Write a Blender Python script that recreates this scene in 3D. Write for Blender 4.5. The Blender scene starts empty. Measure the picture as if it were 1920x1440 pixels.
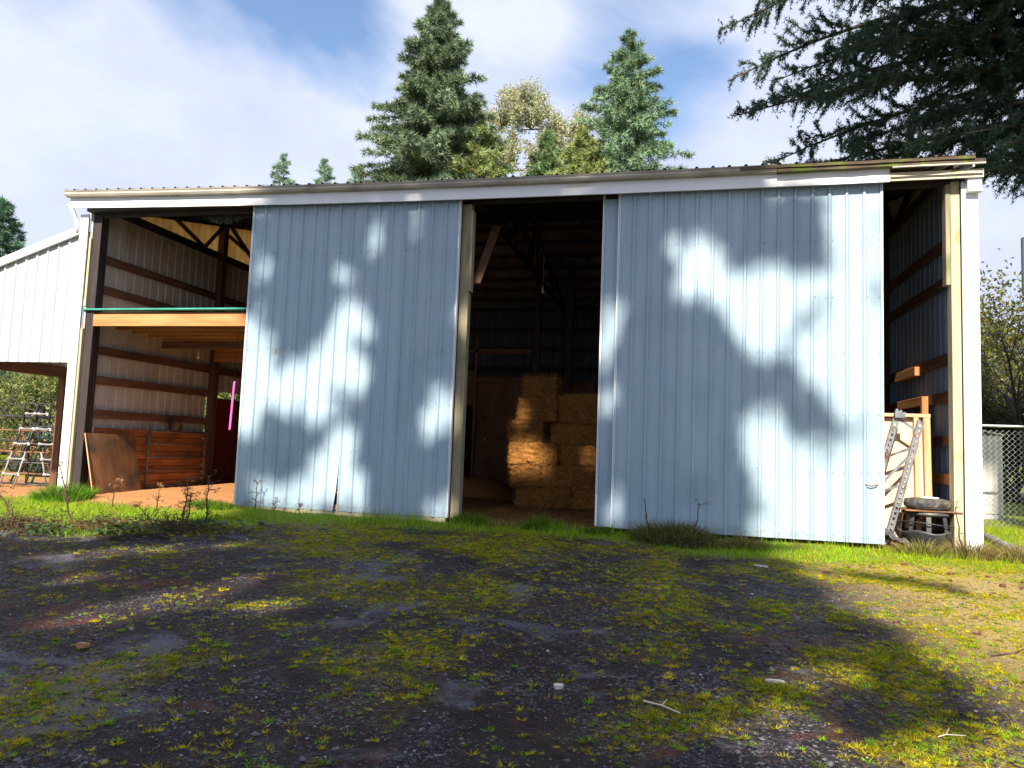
import bpy, math, random
import numpy as np
from mathutils import Vector, Matrix, noise as mnoise

rng = np.random.default_rng(7)
random.seed(7)
SC = bpy.context.scene
COL = SC.collection
PI = math.pi
R = math.radians

# ------------------------------------------------------------------ camera, sky, sun, exposure
cam_d = bpy.data.cameras.new('camera')
cam_d.sensor_width = 36.0
cam_d.lens = 36.0 * 1389.5 / 1920.0
cam_d.clip_end = 2000.0
cam = bpy.data.objects.new('camera', cam_d)
COL.objects.link(cam)
YAW, PITCH, ROLL = 0.224686, 0.0838875, 0.0374338
fw = Vector((-math.sin(YAW) * math.cos(PITCH), math.cos(YAW) * math.cos(PITCH), math.sin(PITCH)))
r0 = Vector((math.cos(YAW), math.sin(YAW), 0.0))
u0 = r0.cross(fw)
rt = r0 * math.cos(ROLL) + u0 * math.sin(ROLL)
up = -r0 * math.sin(ROLL) + u0 * math.cos(ROLL)
M = Matrix((rt, up, -fw)).transposed().to_4x4()
M.translation = (7.122, -11.0226, 1.1317)
cam.matrix_world = M
SC.camera = cam

SUN_EL, SUN_AZ = R(41.0), R(4.0)          # sun stands behind the photographer, slightly to the left
sun_d = bpy.data.lights.new('sun', 'SUN')
sun_d.energy = 5.0
sun_d.angle = R(0.5)
sun_d.color = (1.0, 0.89, 0.74)
sun = bpy.data.objects.new('sun', sun_d)
COL.objects.link(sun)
to_sun = Vector((-math.sin(SUN_AZ) * math.cos(SUN_EL), -math.cos(SUN_AZ) * math.cos(SUN_EL), math.sin(SUN_EL)))
sun.rotation_euler = to_sun.to_track_quat('Z', 'Y').to_euler()
sun.location = to_sun * 60
TX = math.tan(SUN_AZ)                     # drift of a sun ray in x, z per metre of y
TZ = math.tan(SUN_EL) / math.cos(SUN_AZ)

world = bpy.data.worlds.new('World')
SC.world = world
world.use_nodes = True
wn, wl = world.node_tree.nodes, world.node_tree.links
wn.clear()
w_out = wn.new('ShaderNodeOutputWorld')
sky = wn.new('ShaderNodeTexSky')
sky.sky_type = 'NISHITA'
sky.sun_disc = False
sky.sun_elevation = SUN_EL
sky.sun_rotation = PI + SUN_AZ
sky.air_density = 1.0
sky.dust_density = 0.6
sky.ozone_density = 2.0
bg_sky = wn.new('ShaderNodeBackground')
bg_sky.inputs['Strength'].default_value = 0.10
wl.new(sky.outputs[0], bg_sky.inputs['Color'])
tc = wn.new('ShaderNodeTexCoord')
mp = wn.new('ShaderNodeMapping')
mp.inputs['Scale'].default_value = (1.0, 1.0, 1.7)
mp.inputs['Location'].default_value = (1.35, 0.6, 0.2)
wl.new(tc.outputs['Generated'], mp.inputs['Vector'])
HOLES = [(-0.465, 0.745, 0.485, 11, 0.14), (-0.030, 0.879, 0.478, 9, 0.17), (0.010, 0.909, 0.417, 6, 0.09), (-0.69, 0.58, 0.43, 8, 0.10)]
n1 = wn.new('ShaderNodeTexNoise')
n1.inputs['Scale'].default_value = 2.3
n1.inputs['Detail'].default_value = 7.0
n1.inputs['Roughness'].default_value = 0.52
n1.inputs['Distortion'].default_value = 0.35
wl.new(mp.outputs[0], n1.inputs['Vector'])
cr = wn.new('ShaderNodeValToRGB')
cr.color_ramp.elements[0].position = 0.27
cr.color_ramp.elements[1].position = 0.45
# a few breaks in the cloud
acc = n1.outputs['Fac']
nrm = wn.new('ShaderNodeVectorMath')
nrm.operation = 'NORMALIZE'
wl.new(tc.outputs['Generated'], nrm.inputs[0])
for (hx, hy, hz_, r1, dep) in HOLES:
    dt = wn.new('ShaderNodeVectorMath')
    dt.operation = 'DOT_PRODUCT'
    wl.new(nrm.outputs[0], dt.inputs[0])
    dt.inputs[1].default_value = Vector((hx, hy, hz_)).normalized()
    mr0 = wn.new('ShaderNodeMapRange')
    mr0.interpolation_type = 'SMOOTHSTEP'
    mr0.inputs['From Min'].default_value = math.cos(R(r1))
    mr0.inputs['From Max'].default_value = 1.0
    mr0.inputs['To Max'].default_value = dep
    wl.new(dt.outputs['Value'], mr0.inputs['Value'])
    sb = wn.new('ShaderNodeMath')
    sb.operation = 'SUBTRACT'
    wl.new(acc, sb.inputs[0])
    wl.new(mr0.outputs[0], sb.inputs[1])
    acc = sb.outputs[0]
wl.new(acc, cr.inputs['Fac'])
n2 = wn.new('ShaderNodeTexNoise')
n2.inputs['Scale'].default_value = 3.4
n2.inputs['Detail'].default_value = 8.0
n2.inputs['Roughness'].default_value = 0.55
wl.new(mp.outputs[0], n2.inputs['Vector'])
cc = wn.new('ShaderNodeValToRGB')
cc.color_ramp.elements[0].position = 0.30
cc.color_ramp.elements[0].color = (0.60, 0.67, 0.95, 1)
cc.color_ramp.elements[1].position = 0.68
cc.color_ramp.elements[1].color = (0.82, 0.87, 1.0, 1)
wl.new(n2.outputs['Fac'], cc.inputs['Fac'])
bg_cl = wn.new('ShaderNodeBackground')
bg_cl.inputs['Strength'].default_value = 0.47
wl.new(cc.outputs['Color'], bg_cl.inputs['Color'])
wmix = wn.new('ShaderNodeMixShader')
wl.new(cr.outputs['Color'], wmix.inputs['Fac'])
wl.new(bg_sky.outputs[0], wmix.inputs[1])
wl.new(bg_cl.outputs[0], wmix.inputs[2])
wl.new(wmix.outputs[0], w_out.inputs['Surface'])

SC.view_settings.view_transform = 'Standard'
SC.view_settings.look = 'None'
SC.view_settings.exposure = 1.25
SC.view_settings.gamma = 1.0
SC.view_settings.use_curve_mapping = False
SC.render.engine = 'CYCLES'
SC.cycles.use_denoising = True
SC.cycles.max_bounces = 8
SC.cycles.diffuse_bounces = 4
SC.cycles.transparent_max_bounces = 8
SC.cycles.sample_clamp_indirect = 6.0

# ------------------------------------------------------------------ materials
MATS = {}


def nodes_of(name):
    m = bpy.data.materials.new(name)
    m.use_nodes = True
    nt = m.node_tree
    return m, nt.nodes, nt.links, nt.nodes['Principled BSDF']


def ramp(nd, stops):
    r = nd.new('ShaderNodeValToRGB')
    el = r.color_ramp.elements
    while len(el) < len(stops):
        el.new(0.5)
    for e, (p, c) in zip(el, stops):
        e.position = p
        e.color = (*c, 1)
    return r


def mat(name, c1, c2=None, scale=(4, 4, 4), rough=0.7, bump=0.0, bscale=None, metal=0.0, detail=5.0, spec=0.4, lo=0.35, hi=0.65,
        rand=0.0, c3=None, spot=3.0, spot_lo=0.55, spot_hi=0.7):
    """Noise between two colours, an optional third in large blotches, per-object brightness spread, bump."""
    m, nd, lk, bs = nodes_of(name)
    bs.inputs['Roughness'].default_value = rough
    bs.inputs['Metallic'].default_value = metal
    bs.inputs['Specular IOR Level'].default_value = spec
    c2 = c2 or tuple(min(1, v * 1.25) for v in c1)
    t = nd.new('ShaderNodeTexCoord')
    mpp = nd.new('ShaderNodeMapping')
    mpp.inputs['Scale'].default_value = scale
    lk.new(t.outputs['Object'], mpp.inputs['Vector'])
    oi = nd.new('ShaderNodeObjectInfo')
    lk.new(oi.outputs['Random'], mpp.inputs['Location'])
    nz = nd.new('ShaderNodeTexNoise')
    nz.inputs['Scale'].default_value = 1.0
    nz.inputs['Detail'].default_value = detail
    nz.inputs['Roughness'].default_value = 0.6
    lk.new(mpp.outputs[0], nz.inputs['Vector'])
    rp = ramp(nd, [(lo, c1), (hi, c2)])
    lk.new(nz.outputs['Fac'], rp.inputs['Fac'])
    col = rp.outputs['Color']
    if c3 is not None:
        nz3 = nd.new('ShaderNodeTexNoise')
        nz3.inputs['Scale'].default_value = spot
        nz3.inputs['Detail'].default_value = 6
        lk.new(t.outputs['Object'], nz3.inputs['Vector'])
        rp3 = ramp(nd, [(spot_lo, (0, 0, 0)), (spot_hi, (1, 1, 1))])
        lk.new(nz3.outputs['Fac'], rp3.inputs['Fac'])
        mx = nd.new('ShaderNodeMixRGB')
        lk.new(rp3.outputs['Color'], mx.inputs['Fac'])
        lk.new(col, mx.inputs['Color1'])
        mx.inputs['Color2'].default_value = (*c3, 1)
        col = mx.outputs['Color']
    if rand > 0:
        hs = nd.new('ShaderNodeHueSaturation')
        mr = nd.new('ShaderNodeMapRange')
        mr.inputs['To Min'].default_value = 1 - rand
        mr.inputs['To Max'].default_value = 1 + rand
        lk.new(oi.outputs['Random'], mr.inputs['Value'])
        lk.new(mr.outputs[0], hs.inputs['Value'])
        lk.new(col, hs.inputs['Color'])
        col = hs.outputs['Color']
    lk.new(col, bs.inputs['Base Color'])
    if bump > 0:
        b = nd.new('ShaderNodeBump')
        b.inputs['Strength'].default_value = bump
        b.inputs['Distance'].default_value = 0.02
        if bscale:
            nb = nd.new('ShaderNodeTexNoise')
            nb.inputs['Scale'].default_value = bscale
            nb.inputs['Detail'].default_value = 6
            lk.new(t.outputs['Object'], nb.inputs['Vector'])
            lk.new(nb.outputs['Fac'], b.inputs['Height'])
        else:
            lk.new(nz.outputs['Fac'], b.inputs['Height'])
        lk.new(b.outputs[0], bs.inputs['Normal'])
    MATS[name] = m
    return m


def leafmat(name, rough=0.6, trans=0.25, spec=0.3):
    """Foliage: colour from the per-face attribute 'col', a little light through the leaf."""
    m, nd, lk, bs = nodes_of(name)
    at = nd.new('ShaderNodeAttribute')
    at.attribute_name = 'col'
    bs.inputs['Roughness'].default_value = rough
    bs.inputs['Specular IOR Level'].default_value = spec
    lk.new(at.outputs['Color'], bs.inputs['Base Color'])
    tr = nd.new('ShaderNodeBsdfTranslucent')
    lk.new(at.outputs['Color'], tr.inputs['Color'])
    mx = nd.new('ShaderNodeMixShader')
    mx.inputs['Fac'].default_value = trans
    lk.new(bs.outputs[0], mx.inputs[1])
    lk.new(tr.outputs[0], mx.inputs[2])
    lk.new(mx.outputs[0], nd['Material Output'].inputs['Surface'])
    MATS[name] = m
    return m


mat('door_paint', (0.275, 0.385, 0.48), (0.325, 0.435, 0.525), (5, 5, 0.35), 0.42, 0.05, 1.2, spec=0.5, c3=(0.24, 0.345, 0.43), spot=0.9, spot_lo=0.52, spot_hi=0.72, rand=0.04)
mat('white_trim', (0.72, 0.76, 0.82), (0.79, 0.82, 0.86), (3, 3, 0.6), 0.45, 0.03, 2.0, c3=(0.62, 0.60, 0.50), spot=1.3, spot_lo=0.6, spot_hi=0.8)
mat('stained_trim', (0.46, 0.42, 0.30), (0.62, 0.58, 0.46), (1.5, 6, 6), 0.7, 0.1, c3=(0.26, 0.22, 0.12), spot=4)
mat('white_siding', (0.40, 0.42, 0.46), (0.45, 0.465, 0.50), (3, 3, 0.5), 0.45, 0.03, 1.5)
mat('inner_siding', (0.44, 0.41, 0.37), (0.54, 0.50, 0.45), (4, 4, 0.5), 0.5, 0.03, 1.5, rand=0.06, c3=(0.40, 0.31, 0.22), spot=1.7)
mat('shade_dark_siding', (0.045, 0.062, 0.09), (0.07, 0.09, 0.125), (4, 4, 0.5), 0.5, 0.03, 1.5, rand=0.06)  # near-black navy: darkness of the deep interior put into the colour
mat('shade_blue_siding', (0.19, 0.28, 0.40), (0.25, 0.34, 0.46), (4, 4, 0.5), 0.5, 0.03, 1.5, rand=0.06)  # bluish shade of the right wall put into the siding colour
mat('roof_metal', (0.20, 0.20, 0.21), (0.30, 0.30, 0.30), (2, 0.4, 2), 0.45, c3=(0.22, 0.15, 0.09), spot=1.2, spot_lo=0.5, spot_hi=0.62)
mat('gutter_metal', (0.30, 0.28, 0.24), (0.47, 0.44, 0.37), (1.2, 5, 5), 0.6, 0.1, 8, c3=(0.17, 0.11, 0.07), spot=1.6, spot_lo=0.58, spot_hi=0.75)
mat('mossy_wood', (0.05, 0.037, 0.026), (0.13, 0.09, 0.058), (1.5, 10, 14), 0.85, 0.3, c3=(0.10, 0.13, 0.02), spot=3.5, spot_lo=0.5, spot_hi=0.58)
for ax, s in (('x', (1.2, 14, 14)), ('y', (14, 1.2, 14)), ('z', (14, 14, 1.2))):
    mat('dark_wood_' + ax, (0.085, 0.042, 0.024), (0.17, 0.085, 0.048), s, 0.8, 0.2, rand=0.15)
    mat('lumber_' + ax, (0.36, 0.15, 0.05), (0.52, 0.25, 0.095), s, 0.75, 0.15, rand=0.1)
    mat('old_wood_' + ax, (0.20, 0.18, 0.115), (0.34, 0.30, 0.20), s, 0.85, 0.3, rand=0.08, c3=(0.16, 0.17, 0.08), spot=1.4)
    mat('treated_' + ax, (0.33, 0.31, 0.20), (0.46, 0.43, 0.29), s, 0.8, 0.2, rand=0.05, c3=(0.27, 0.24, 0.13), spot=2.0)
mat('shade_dark_wood', (0.018, 0.013, 0.014), (0.045, 0.032, 0.03), (14, 14, 1.2), 0.7, 0.2)  # wood blackened so its colour carries the shade on posts and framing
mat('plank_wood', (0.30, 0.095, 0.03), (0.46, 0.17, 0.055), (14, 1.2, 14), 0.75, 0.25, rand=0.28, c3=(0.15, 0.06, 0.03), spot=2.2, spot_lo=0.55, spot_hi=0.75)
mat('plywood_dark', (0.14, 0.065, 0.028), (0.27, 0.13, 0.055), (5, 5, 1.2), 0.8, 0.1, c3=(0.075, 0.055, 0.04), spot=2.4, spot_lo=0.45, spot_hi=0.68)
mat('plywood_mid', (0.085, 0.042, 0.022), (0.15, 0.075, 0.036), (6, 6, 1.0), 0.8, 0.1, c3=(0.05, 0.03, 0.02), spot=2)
mat('plywood_pale', (0.58, 0.42, 0.29), (0.70, 0.54, 0.39), (7, 7, 0.9), 0.75, 0.08)
mat('frame_pine', (0.50, 0.27, 0.14), (0.64, 0.38, 0.22), (14, 14, 1.2), 0.7, 0.1, rand=0.08)
mat('teal_paint', (0.03, 0.25, 0.20), (0.05, 0.33, 0.26), (5, 5, 5), 0.5)
mat('red_paint', (0.16, 0.02, 0.018), (0.24, 0.035, 0.025), (3, 3, 1), 0.6, 0.1)
mat('red_plastic', (0.45, 0.015, 0.015), rough=0.4)
mat('pink_rope', (0.72, 0.10, 0.46), (0.85, 0.16, 0.58), (20, 20, 60), 0.6)
mat('hay', (0.13, 0.055, 0.013), (0.44, 0.20, 0.045), (22, 22, 60), 0.9, 0.9, 75, lo=0.3, hi=0.7, rand=0.15, c3=(0.09, 0.045, 0.015), spot=3, spot_lo=0.52, spot_hi=0.75)
mat('twine', (0.30, 0.22, 0.10), rough=0.8)
mat('rubber', (0.035, 0.035, 0.037), (0.07, 0.07, 0.072), (12, 12, 12), 0.75, 0.3, 60, c3=(0.13, 0.115, 0.09), spot=6, spot_lo=0.5, spot_hi=0.7)
mat('black_plastic', (0.030, 0.032, 0.036), (0.055, 0.057, 0.062), (6, 6, 6), 0.4, 0.1, c3=(0.11, 0.10, 0.085), spot=4, spot_lo=0.5, spot_hi=0.7)
mat('grey_pipe', (0.10, 0.095, 0.09), (0.22, 0.20, 0.18), (6, 6, 6), 0.75, 0.2)
mat('rack_steel', (0.13, 0.145, 0.165), (0.22, 0.235, 0.26), (10, 10, 10), 0.5, metal=0.4, c3=(0.10, 0.06, 0.035), spot=7)
mat('dark_steel', (0.025, 0.027, 0.032), (0.05, 0.05, 0.055), (8, 8, 8), 0.45, metal=0.3)
mat('rust_steel', (0.12, 0.055, 0.03), (0.22, 0.10, 0.05), (8, 8, 8), 0.8, c3=(0.04, 0.035, 0.03), spot=4)
mat('gate_grey', (0.13, 0.12, 0.11), (0.24, 0.20, 0.16), (8, 8, 8), 0.6, metal=0.2)
mat('galvanised', (0.42, 0.43, 0.44), (0.56, 0.57, 0.58), (10, 10, 10), 0.45, metal=0.6)
mat('green_paint', (0.015, 0.10, 0.07), (0.03, 0.15, 0.10), (8, 8, 8), 0.5)
mat('white_plastic', (0.70, 0.71, 0.72), (0.80, 0.80, 0.80), (6, 6, 6), 0.5)
mat('step_grey', (0.20, 0.21, 0.23), (0.30, 0.31, 0.33), (6, 6, 6), 0.5)
mat('paper_white', (0.82, 0.80, 0.76), (0.86, 0.85, 0.82), (6, 6, 6), 0.8)
mat('beige_paint', (0.58, 0.50, 0.40), (0.64, 0.56, 0.45), (4, 4, 4), 0.6)
mat('cabinet_paint', (0.52, 0.50, 0.46), (0.66, 0.64, 0.60), (3, 3, 3), 0.6, 0.05)
mat('blue_tarp', (0.03, 0.14, 0.55), (0.05, 0.20, 0.68), (8, 8, 8), 0.5)
mat('tattered', (0.03, 0.03, 0.032), (0.10, 0.09, 0.08), (15, 15, 15), 0.9, 0.4)
mat('bark', (0.055, 0.042, 0.032), (0.13, 0.10, 0.075), (7, 7, 1.6), 0.9, 0.6)
mat('bare_bark', (0.030, 0.026, 0.024), (0.075, 0.065, 0.055), (7, 7, 2), 0.9, 0.4)
mat('mossy_bark', (0.10, 0.085, 0.045), (0.26, 0.22, 0.09), (6, 6, 2), 0.9, 0.5)
mat('dead_stem', (0.035, 0.022, 0.015), (0.10, 0.06, 0.038), (20, 20, 8), 0.9)
mat('cone_brown', (0.075, 0.035, 0.02), (0.17, 0.085, 0.045), (40, 40, 40), 0.9)
mat('stone_pale', (0.52, 0.51, 0.49), (0.66, 0.65, 0.62), (20, 20, 20), 0.8, 0.2)
mat('stone_brown', (0.28, 0.16, 0.07), (0.42, 0.25, 0.11), (20, 20, 20), 0.8, 0.2)
mat('glass_bulb', (0.70, 0.66, 0.52), rough=0.15)
mat('steel_screw', (0.25, 0.26, 0.27), rough=0.4, metal=0.5)
leafmat('needles', 0.65, 0.12)
leafmat('leaves', 0.55, 0.35)
leafmat('blades', 0.6, 0.35, 0.15)
leafmat('pebble', 0.6, 0.0, 0.2)
leafmat('straw', 0.7, 0.15)

# mud splashed up the foot of the doors, with scattered scuffs
m = MATS['door_paint']
nd, lk = m.node_tree.nodes, m.node_tree.links
bs = nd['Principled BSDF']
src = bs.inputs['Base Color'].links[0].from_socket
geo = nd.new('ShaderNodeNewGeometry')
sx = nd.new('ShaderNodeSeparateXYZ')
lk.new(geo.outputs['Position'], sx.inputs[0])
nz = nd.new('ShaderNodeTexNoise')
nz.inputs['Scale'].default_value = 7
nz.inputs['Detail'].default_value = 8
lk.new(geo.outputs['Position'], nz.inputs['Vector'])
ma = nd.new('ShaderNodeMath')
ma.operation = 'MULTIPLY_ADD'
ma.inputs[1].default_value = -1.1
lk.new(sx.outputs['Z'], ma.inputs[0])
lk.new(nz.outputs['Fac'], ma.inputs[2])
rp = ramp(nd, [(0.36, (0, 0, 0)), (0.62, (0.42, 0.42, 0.42))])
lk.new(ma.outputs[0], rp.inputs['Fac'])
mx = nd.new('ShaderNodeMixRGB')
lk.new(rp.outputs[0], mx.inputs['Fac'])
lk.new(src, mx.inputs['Color1'])
mx.inputs['Color2'].default_value = (0.20, 0.17, 0.12, 1)
n5 = nd.new('ShaderNodeTexNoise')
n5.inputs['Scale'].default_value = 1.0
n5.inputs['Detail'].default_value = 9
n5.inputs['Roughness'].default_value = 0.75
mp5 = nd.new('ShaderNodeMapping')
mp5.inputs['Scale'].default_value = (7, 7, 1.1)
lk.new(geo.outputs['Position'], mp5.inputs['Vector'])
lk.new(mp5.outputs[0], n5.inputs['Vector'])
rp5 = ramp(nd, [(0.58, (0, 0, 0)), (0.74, (0.40, 0.40, 0.40))])
lk.new(n5.outputs['Fac'], rp5.inputs['Fac'])
mx5 = nd.new('ShaderNodeMixRGB')
lk.new(rp5.outputs[0], mx5.inputs['Fac'])
lk.new(mx.outputs[0], mx5.inputs['Color1'])
mx5.inputs['Color2'].default_value = (0.21, 0.25, 0.27, 1)
lk.new(mx5.outputs[0], bs.inputs['Base Color'])

# amber corrugated fibreglass that lets daylight through
m, nd, lk, bs = nodes_of('amber_fibreglass')
t = nd.new('ShaderNodeTexCoord')
nz = nd.new('ShaderNodeTexNoise')
nz.inputs['Scale'].default_value = 2.5
nz.inputs['Detail'].default_value = 6
lk.new(t.outputs['Object'], nz.inputs['Vector'])
rp = ramp(nd, [(0.35, (0.42, 0.22, 0.06)), (0.65, (0.62, 0.38, 0.13))])
lk.new(nz.outputs['Fac'], rp.inputs['Fac'])
lk.new(rp.outputs[0], bs.inputs['Base Color'])
bs.inputs['Roughness'].default_value = 0.6
tr = nd.new('ShaderNodeBsdfTranslucent')
lk.new(rp.outputs[0], tr.inputs['Color'])
mx = nd.new('ShaderNodeMixShader')
mx.inputs['Fac'].default_value = 0.65
lk.new(bs.outputs[0], mx.inputs[1])
lk.new(tr.outputs[0], mx.inputs[2])
lk.new(mx.outputs[0], nd['Material Output'].inputs['Surface'])
MATS['amber'] = m

# ------------------------------------------------------------------ mesh helpers
class MB:
    """Collects vertices and faces; build() links them as ONE mesh object."""

    def __init__(s):
        s.v = []
        s.f = []

    def add(s, vs, fs):
        o = len(s.v)
        s.v += [tuple(p) for p in vs]
        s.f += [tuple(i + o for i in f) for f in fs]
        return s

    def box(s, x0, x1, y0, y1, z0, z1):
        return s.add([(x0, y0, z0), (x1, y0, z0), (x1, y1, z0), (x0, y1, z0), (x0, y0, z1), (x1, y0, z1), (x1, y1, z1), (x0, y1, z1)],
                     [(0, 3, 2, 1), (4, 5, 6, 7), (0, 1, 5, 4), (1, 2, 6, 5), (2, 3, 7, 6), (3, 0, 4, 7)])

    def bar(s, p, q, w, h, side=(0, 0, 1)):
        """Rectangular bar from p to q: w along (dir x side), h along the remaining axis."""
        p, q = Vector(p), Vector(q)
        d = (q - p).normalized()
        a = d.cross(Vector(side))
        if a.length < 1e-4:
            a = d.cross(Vector((1, 0, 0)))
        a.normalize()
        b = a.cross(d).normalized()
        c = [(-w / 2, -h / 2), (w / 2, -h / 2), (w / 2, h / 2), (-w / 2, h / 2)]
        vs = [p + a * x + b * y for x, y in c] + [q + a * x + b * y for x, y in c]
        return s.add(vs, [(0, 3, 2, 1), (4, 5, 6, 7), (0, 1, 5, 4), (1, 2, 6, 5), (2, 3, 7, 6), (3, 0, 4, 7)])

    def tube(s, pts, r, n=8, cap=True):
        pts = [Vector(p) for p in pts]
        rs = r if hasattr(r, '__len__') else [r] * len(pts)
        rings = []
        ref = None
        for i, p in enumerate(pts):
            d = (pts[min(i + 1, len(pts) - 1)] - pts[max(i - 1, 0)])
            d = d.normalized() if d.length > 1e-9 else Vector((0, 0, 1))
            if ref is None:
                ref = d.cross(Vector((0, 0, 1)))
                if ref.length < 1e-3:
                    ref = d.cross(Vector((1, 0, 0)))
            a = (ref - d * ref.dot(d))
            a = a.normalized() if a.length > 1e-6 else d.orthogonal().normalized()
            ref = a
            b = d.cross(a)
            rings.append([p + a * (rs[i] * math.cos(2 * PI * k / n)) + b * (rs[i] * math.sin(2 * PI * k / n)) for k in range(n)])
        vs = [v for rg in rings for v in rg]
        fs = []
        for i in range(len(pts) - 1):
            for k in range(n):
                k2 = (k + 1) % n
                fs.append((i * n + k, i * n + k2, (i + 1) * n + k2, (i + 1) * n + k))
        if cap:
            fs.append(tuple(range(n - 1, -1, -1)))
            fs.append(tuple((len(pts) - 1) * n + k for k in range(n)))
        return s.add(vs, fs)

    def lathe(s, prof, c=(0, 0, 0), n=24, wob=None, closed=False):
        vs, fs = [], []
        for j, (r_, z) in enumerate(prof):
            for k in range(n):
                a = 2 * PI * k / n
                rr, zz = r_, z
                if wob:
                    rr, zz = wob(r_, z, a)
                vs.append((c[0] + rr * math.cos(a), c[1] + rr * math.sin(a), c[2] + zz))
        m_ = len(prof)
        for j in range(m_ if closed else m_ - 1):
            for k in range(n):
                k2 = (k + 1) % n
                j2 = (j + 1) % m_
                fs.append((j * n + k, j * n + k2, j2 * n + k2, j2 * n + k))
        return s.add(vs, fs)

    def build(s, name, material, parent=None, smooth=False, local=False, bevel=0.0):
        me = bpy.data.meshes.new(name)
        if parent is not None and not local:
            o_ = origin_of(parent)
            vs = [(v[0] - o_[0], v[1] - o_[1], v[2] - o_[2]) for v in s.v]
        else:
            vs = s.v
        me.from_pydata(vs, [], s.f)
        me.update()
        if smooth:
            me.polygons.foreach_set('use_smooth', [True] * len(me.polygons))
        if material:
            me.materials.append(MATS[material])
        o = bpy.data.objects.new(name, me)
        COL.objects.link(o)
        if parent is not None:
            o.parent = parent
        if bevel > 0:
            b = o.modifiers.new('bevel', 'BEVEL')
            b.width = bevel
            b.segments = 1
            b.limit_method = 'ANGLE'
        return o


def origin_of(o):
    v = Vector((0, 0, 0))
    while o is not None:
        v = v + o.location
        o = o.parent
    return v


def tag(o, label=None, cat=None, group=None, kind=None):
    for k, v in (('label', label), ('category', cat), ('group', group), ('kind', kind)):
        if v:
            o[k] = v
    return o


def thing(name, label, cat, loc=(0, 0, 0), rz=0.0, group=None, rot=None):
    o = bpy.data.objects.new(name, None)
    o.empty_display_size = 0.2
    COL.objects.link(o)
    o.location = loc
    o.rotation_euler = rot if rot else (0, 0, rz)
    return tag(o, label, cat, group)


def piece(mesh_obj, parent, loc=(0, 0, 0), rot=(0, 0, 0), scale=(1, 1, 1)):
    c = mesh_obj.copy()
    COL.objects.link(c)
    c.parent = parent
    c.location, c.rotation_euler, c.scale = loc, rot, scale
    return c


def fast_mesh(name, V, F, material, parent=None, cols=None, smooth=False):
    """V: n x 3, F: m x k numpy arrays (k = 3 or 4), cols: m x 3 per-face colours."""
    V = np.asarray(V, dtype=np.float32)
    F = np.asarray(F, dtype=np.int32)
    if parent is not None:
        V = V - np.array(origin_of(parent), dtype=np.float32)
    me = bpy.data.meshes.new(name)
    m_, k = F.shape
    me.vertices.add(len(V))
    me.vertices.foreach_set('co', V.ravel())
    me.loops.add(m_ * k)
    me.loops.foreach_set('vertex_index', F.ravel())
    me.polygons.add(m_)
    me.polygons.foreach_set('loop_start', np.arange(0, m_ * k, k, dtype=np.int32))
    if smooth:
        me.polygons.foreach_set('use_smooth', np.ones(m_, dtype=bool))
    me.update(calc_edges=True)
    if cols is not None:
        at = me.attributes.new('col', 'FLOAT_COLOR', 'FACE')
        c4 = np.ones((m_, 4), dtype=np.float32)
        c4[:, :3] = cols
        at.data.foreach_set('color', c4.ravel())
    me.materials.append(MATS[material])
    o = bpy.data.objects.new(name, me)
    COL.objects.link(o)
    if parent is not None:
        o.parent = parent
    return o


def hash2(ix, iy, seed=0):
    h = (ix.astype(np.int64) * 374761393 + iy.astype(np.int64) * 668265263 + seed * 1442695041) & 0x7fffffff
    h = ((h ^ (h >> 13)) * 1274126177) & 0x7fffffff
    return ((h ^ (h >> 16)) & 0xffff) / 65535.0


def vnoise(x, y, seed=0):
    x, y = np.asarray(x, float), np.asarray(y, float)
    ix, iy = np.floor(x), np.floor(y)
    fx, fy = x - ix, y - iy
    fx, fy = fx * fx * (3 - 2 * fx), fy * fy * (3 - 2 * fy)
    ix, iy = ix.astype(np.int64), iy.astype(np.int64)
    a, b = hash2(ix, iy, seed), hash2(ix + 1, iy, seed)
    c, d = hash2(ix, iy + 1, seed), hash2(ix + 1, iy + 1, seed)
    return (a * (1 - fx) + b * fx) * (1 - fy) + (c * (1 - fx) + d * fx) * fy


def fbm(x, y, seed=0, oct=4):
    s, a, t_ = 0, 0.5, 0
    for k in range(oct):
        s = s + a * vnoise(np.asarray(x) * 2 ** k, np.asarray(y) * 2 ** k, seed + k)
        t_ += a
        a *= 0.5
    return s / t_


def sstep(a, b, x):
    t_ = np.clip((np.asarray(x, float) - a) / (b - a), 0, 1)
    return t_ * t_ * (3 - 2 * t_)


# ------------------------------------------------------------------ ground
def ground_z(x, y, fine=True):
    x, y = np.asarray(x, float), np.asarray(y, float)
    z = -0.06 - 0.0365 * np.clip(-y - 0.3, 0, 40)
    z = np.where(y < -20, np.maximum(z, -0.9), z)
    # bank of soil in front of and inside the open left bay
    z = z + 0.13 * np.exp(-((x + 1.6) / 1.9) ** 2) * sstep(-2.2, -0.2, y) * (1 - sstep(4.5, 7.5, y))
    # outside to the left the ground falls away behind the lean-to
    z = z - 0.12 * sstep(-3.6, -5.5, x) * sstep(0.8, 3.0, y) - 0.35 * sstep(-6, -18, x) * sstep(2, 12, y)
    # floor of the barn
    inside = sstep(-3.0, -2.2, x) * (1 - sstep(10.4, 10.8, x)) * sstep(0.0, 1.0, y) * (1 - sstep(11, 12, y))
    z = z + 0.05 * inside
    z = z + 0.10 * sstep(11.2, 14, x) * sstep(1.0, 6.0, y)
    if fine:
        near = np.exp(-(np.maximum(0, np.hypot(x - 5, y + 4) - 11) / 8) ** 2)
        z = z + near * (0.05 * (fbm(x * 0.9, y * 0.9, 3) - 0.5) + 0.028 * (fbm(x * 4, y * 4, 9) - 0.5) + 0.014 * (vnoise(x * 19, y * 19, 21) - 0.5))
    return z


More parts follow.
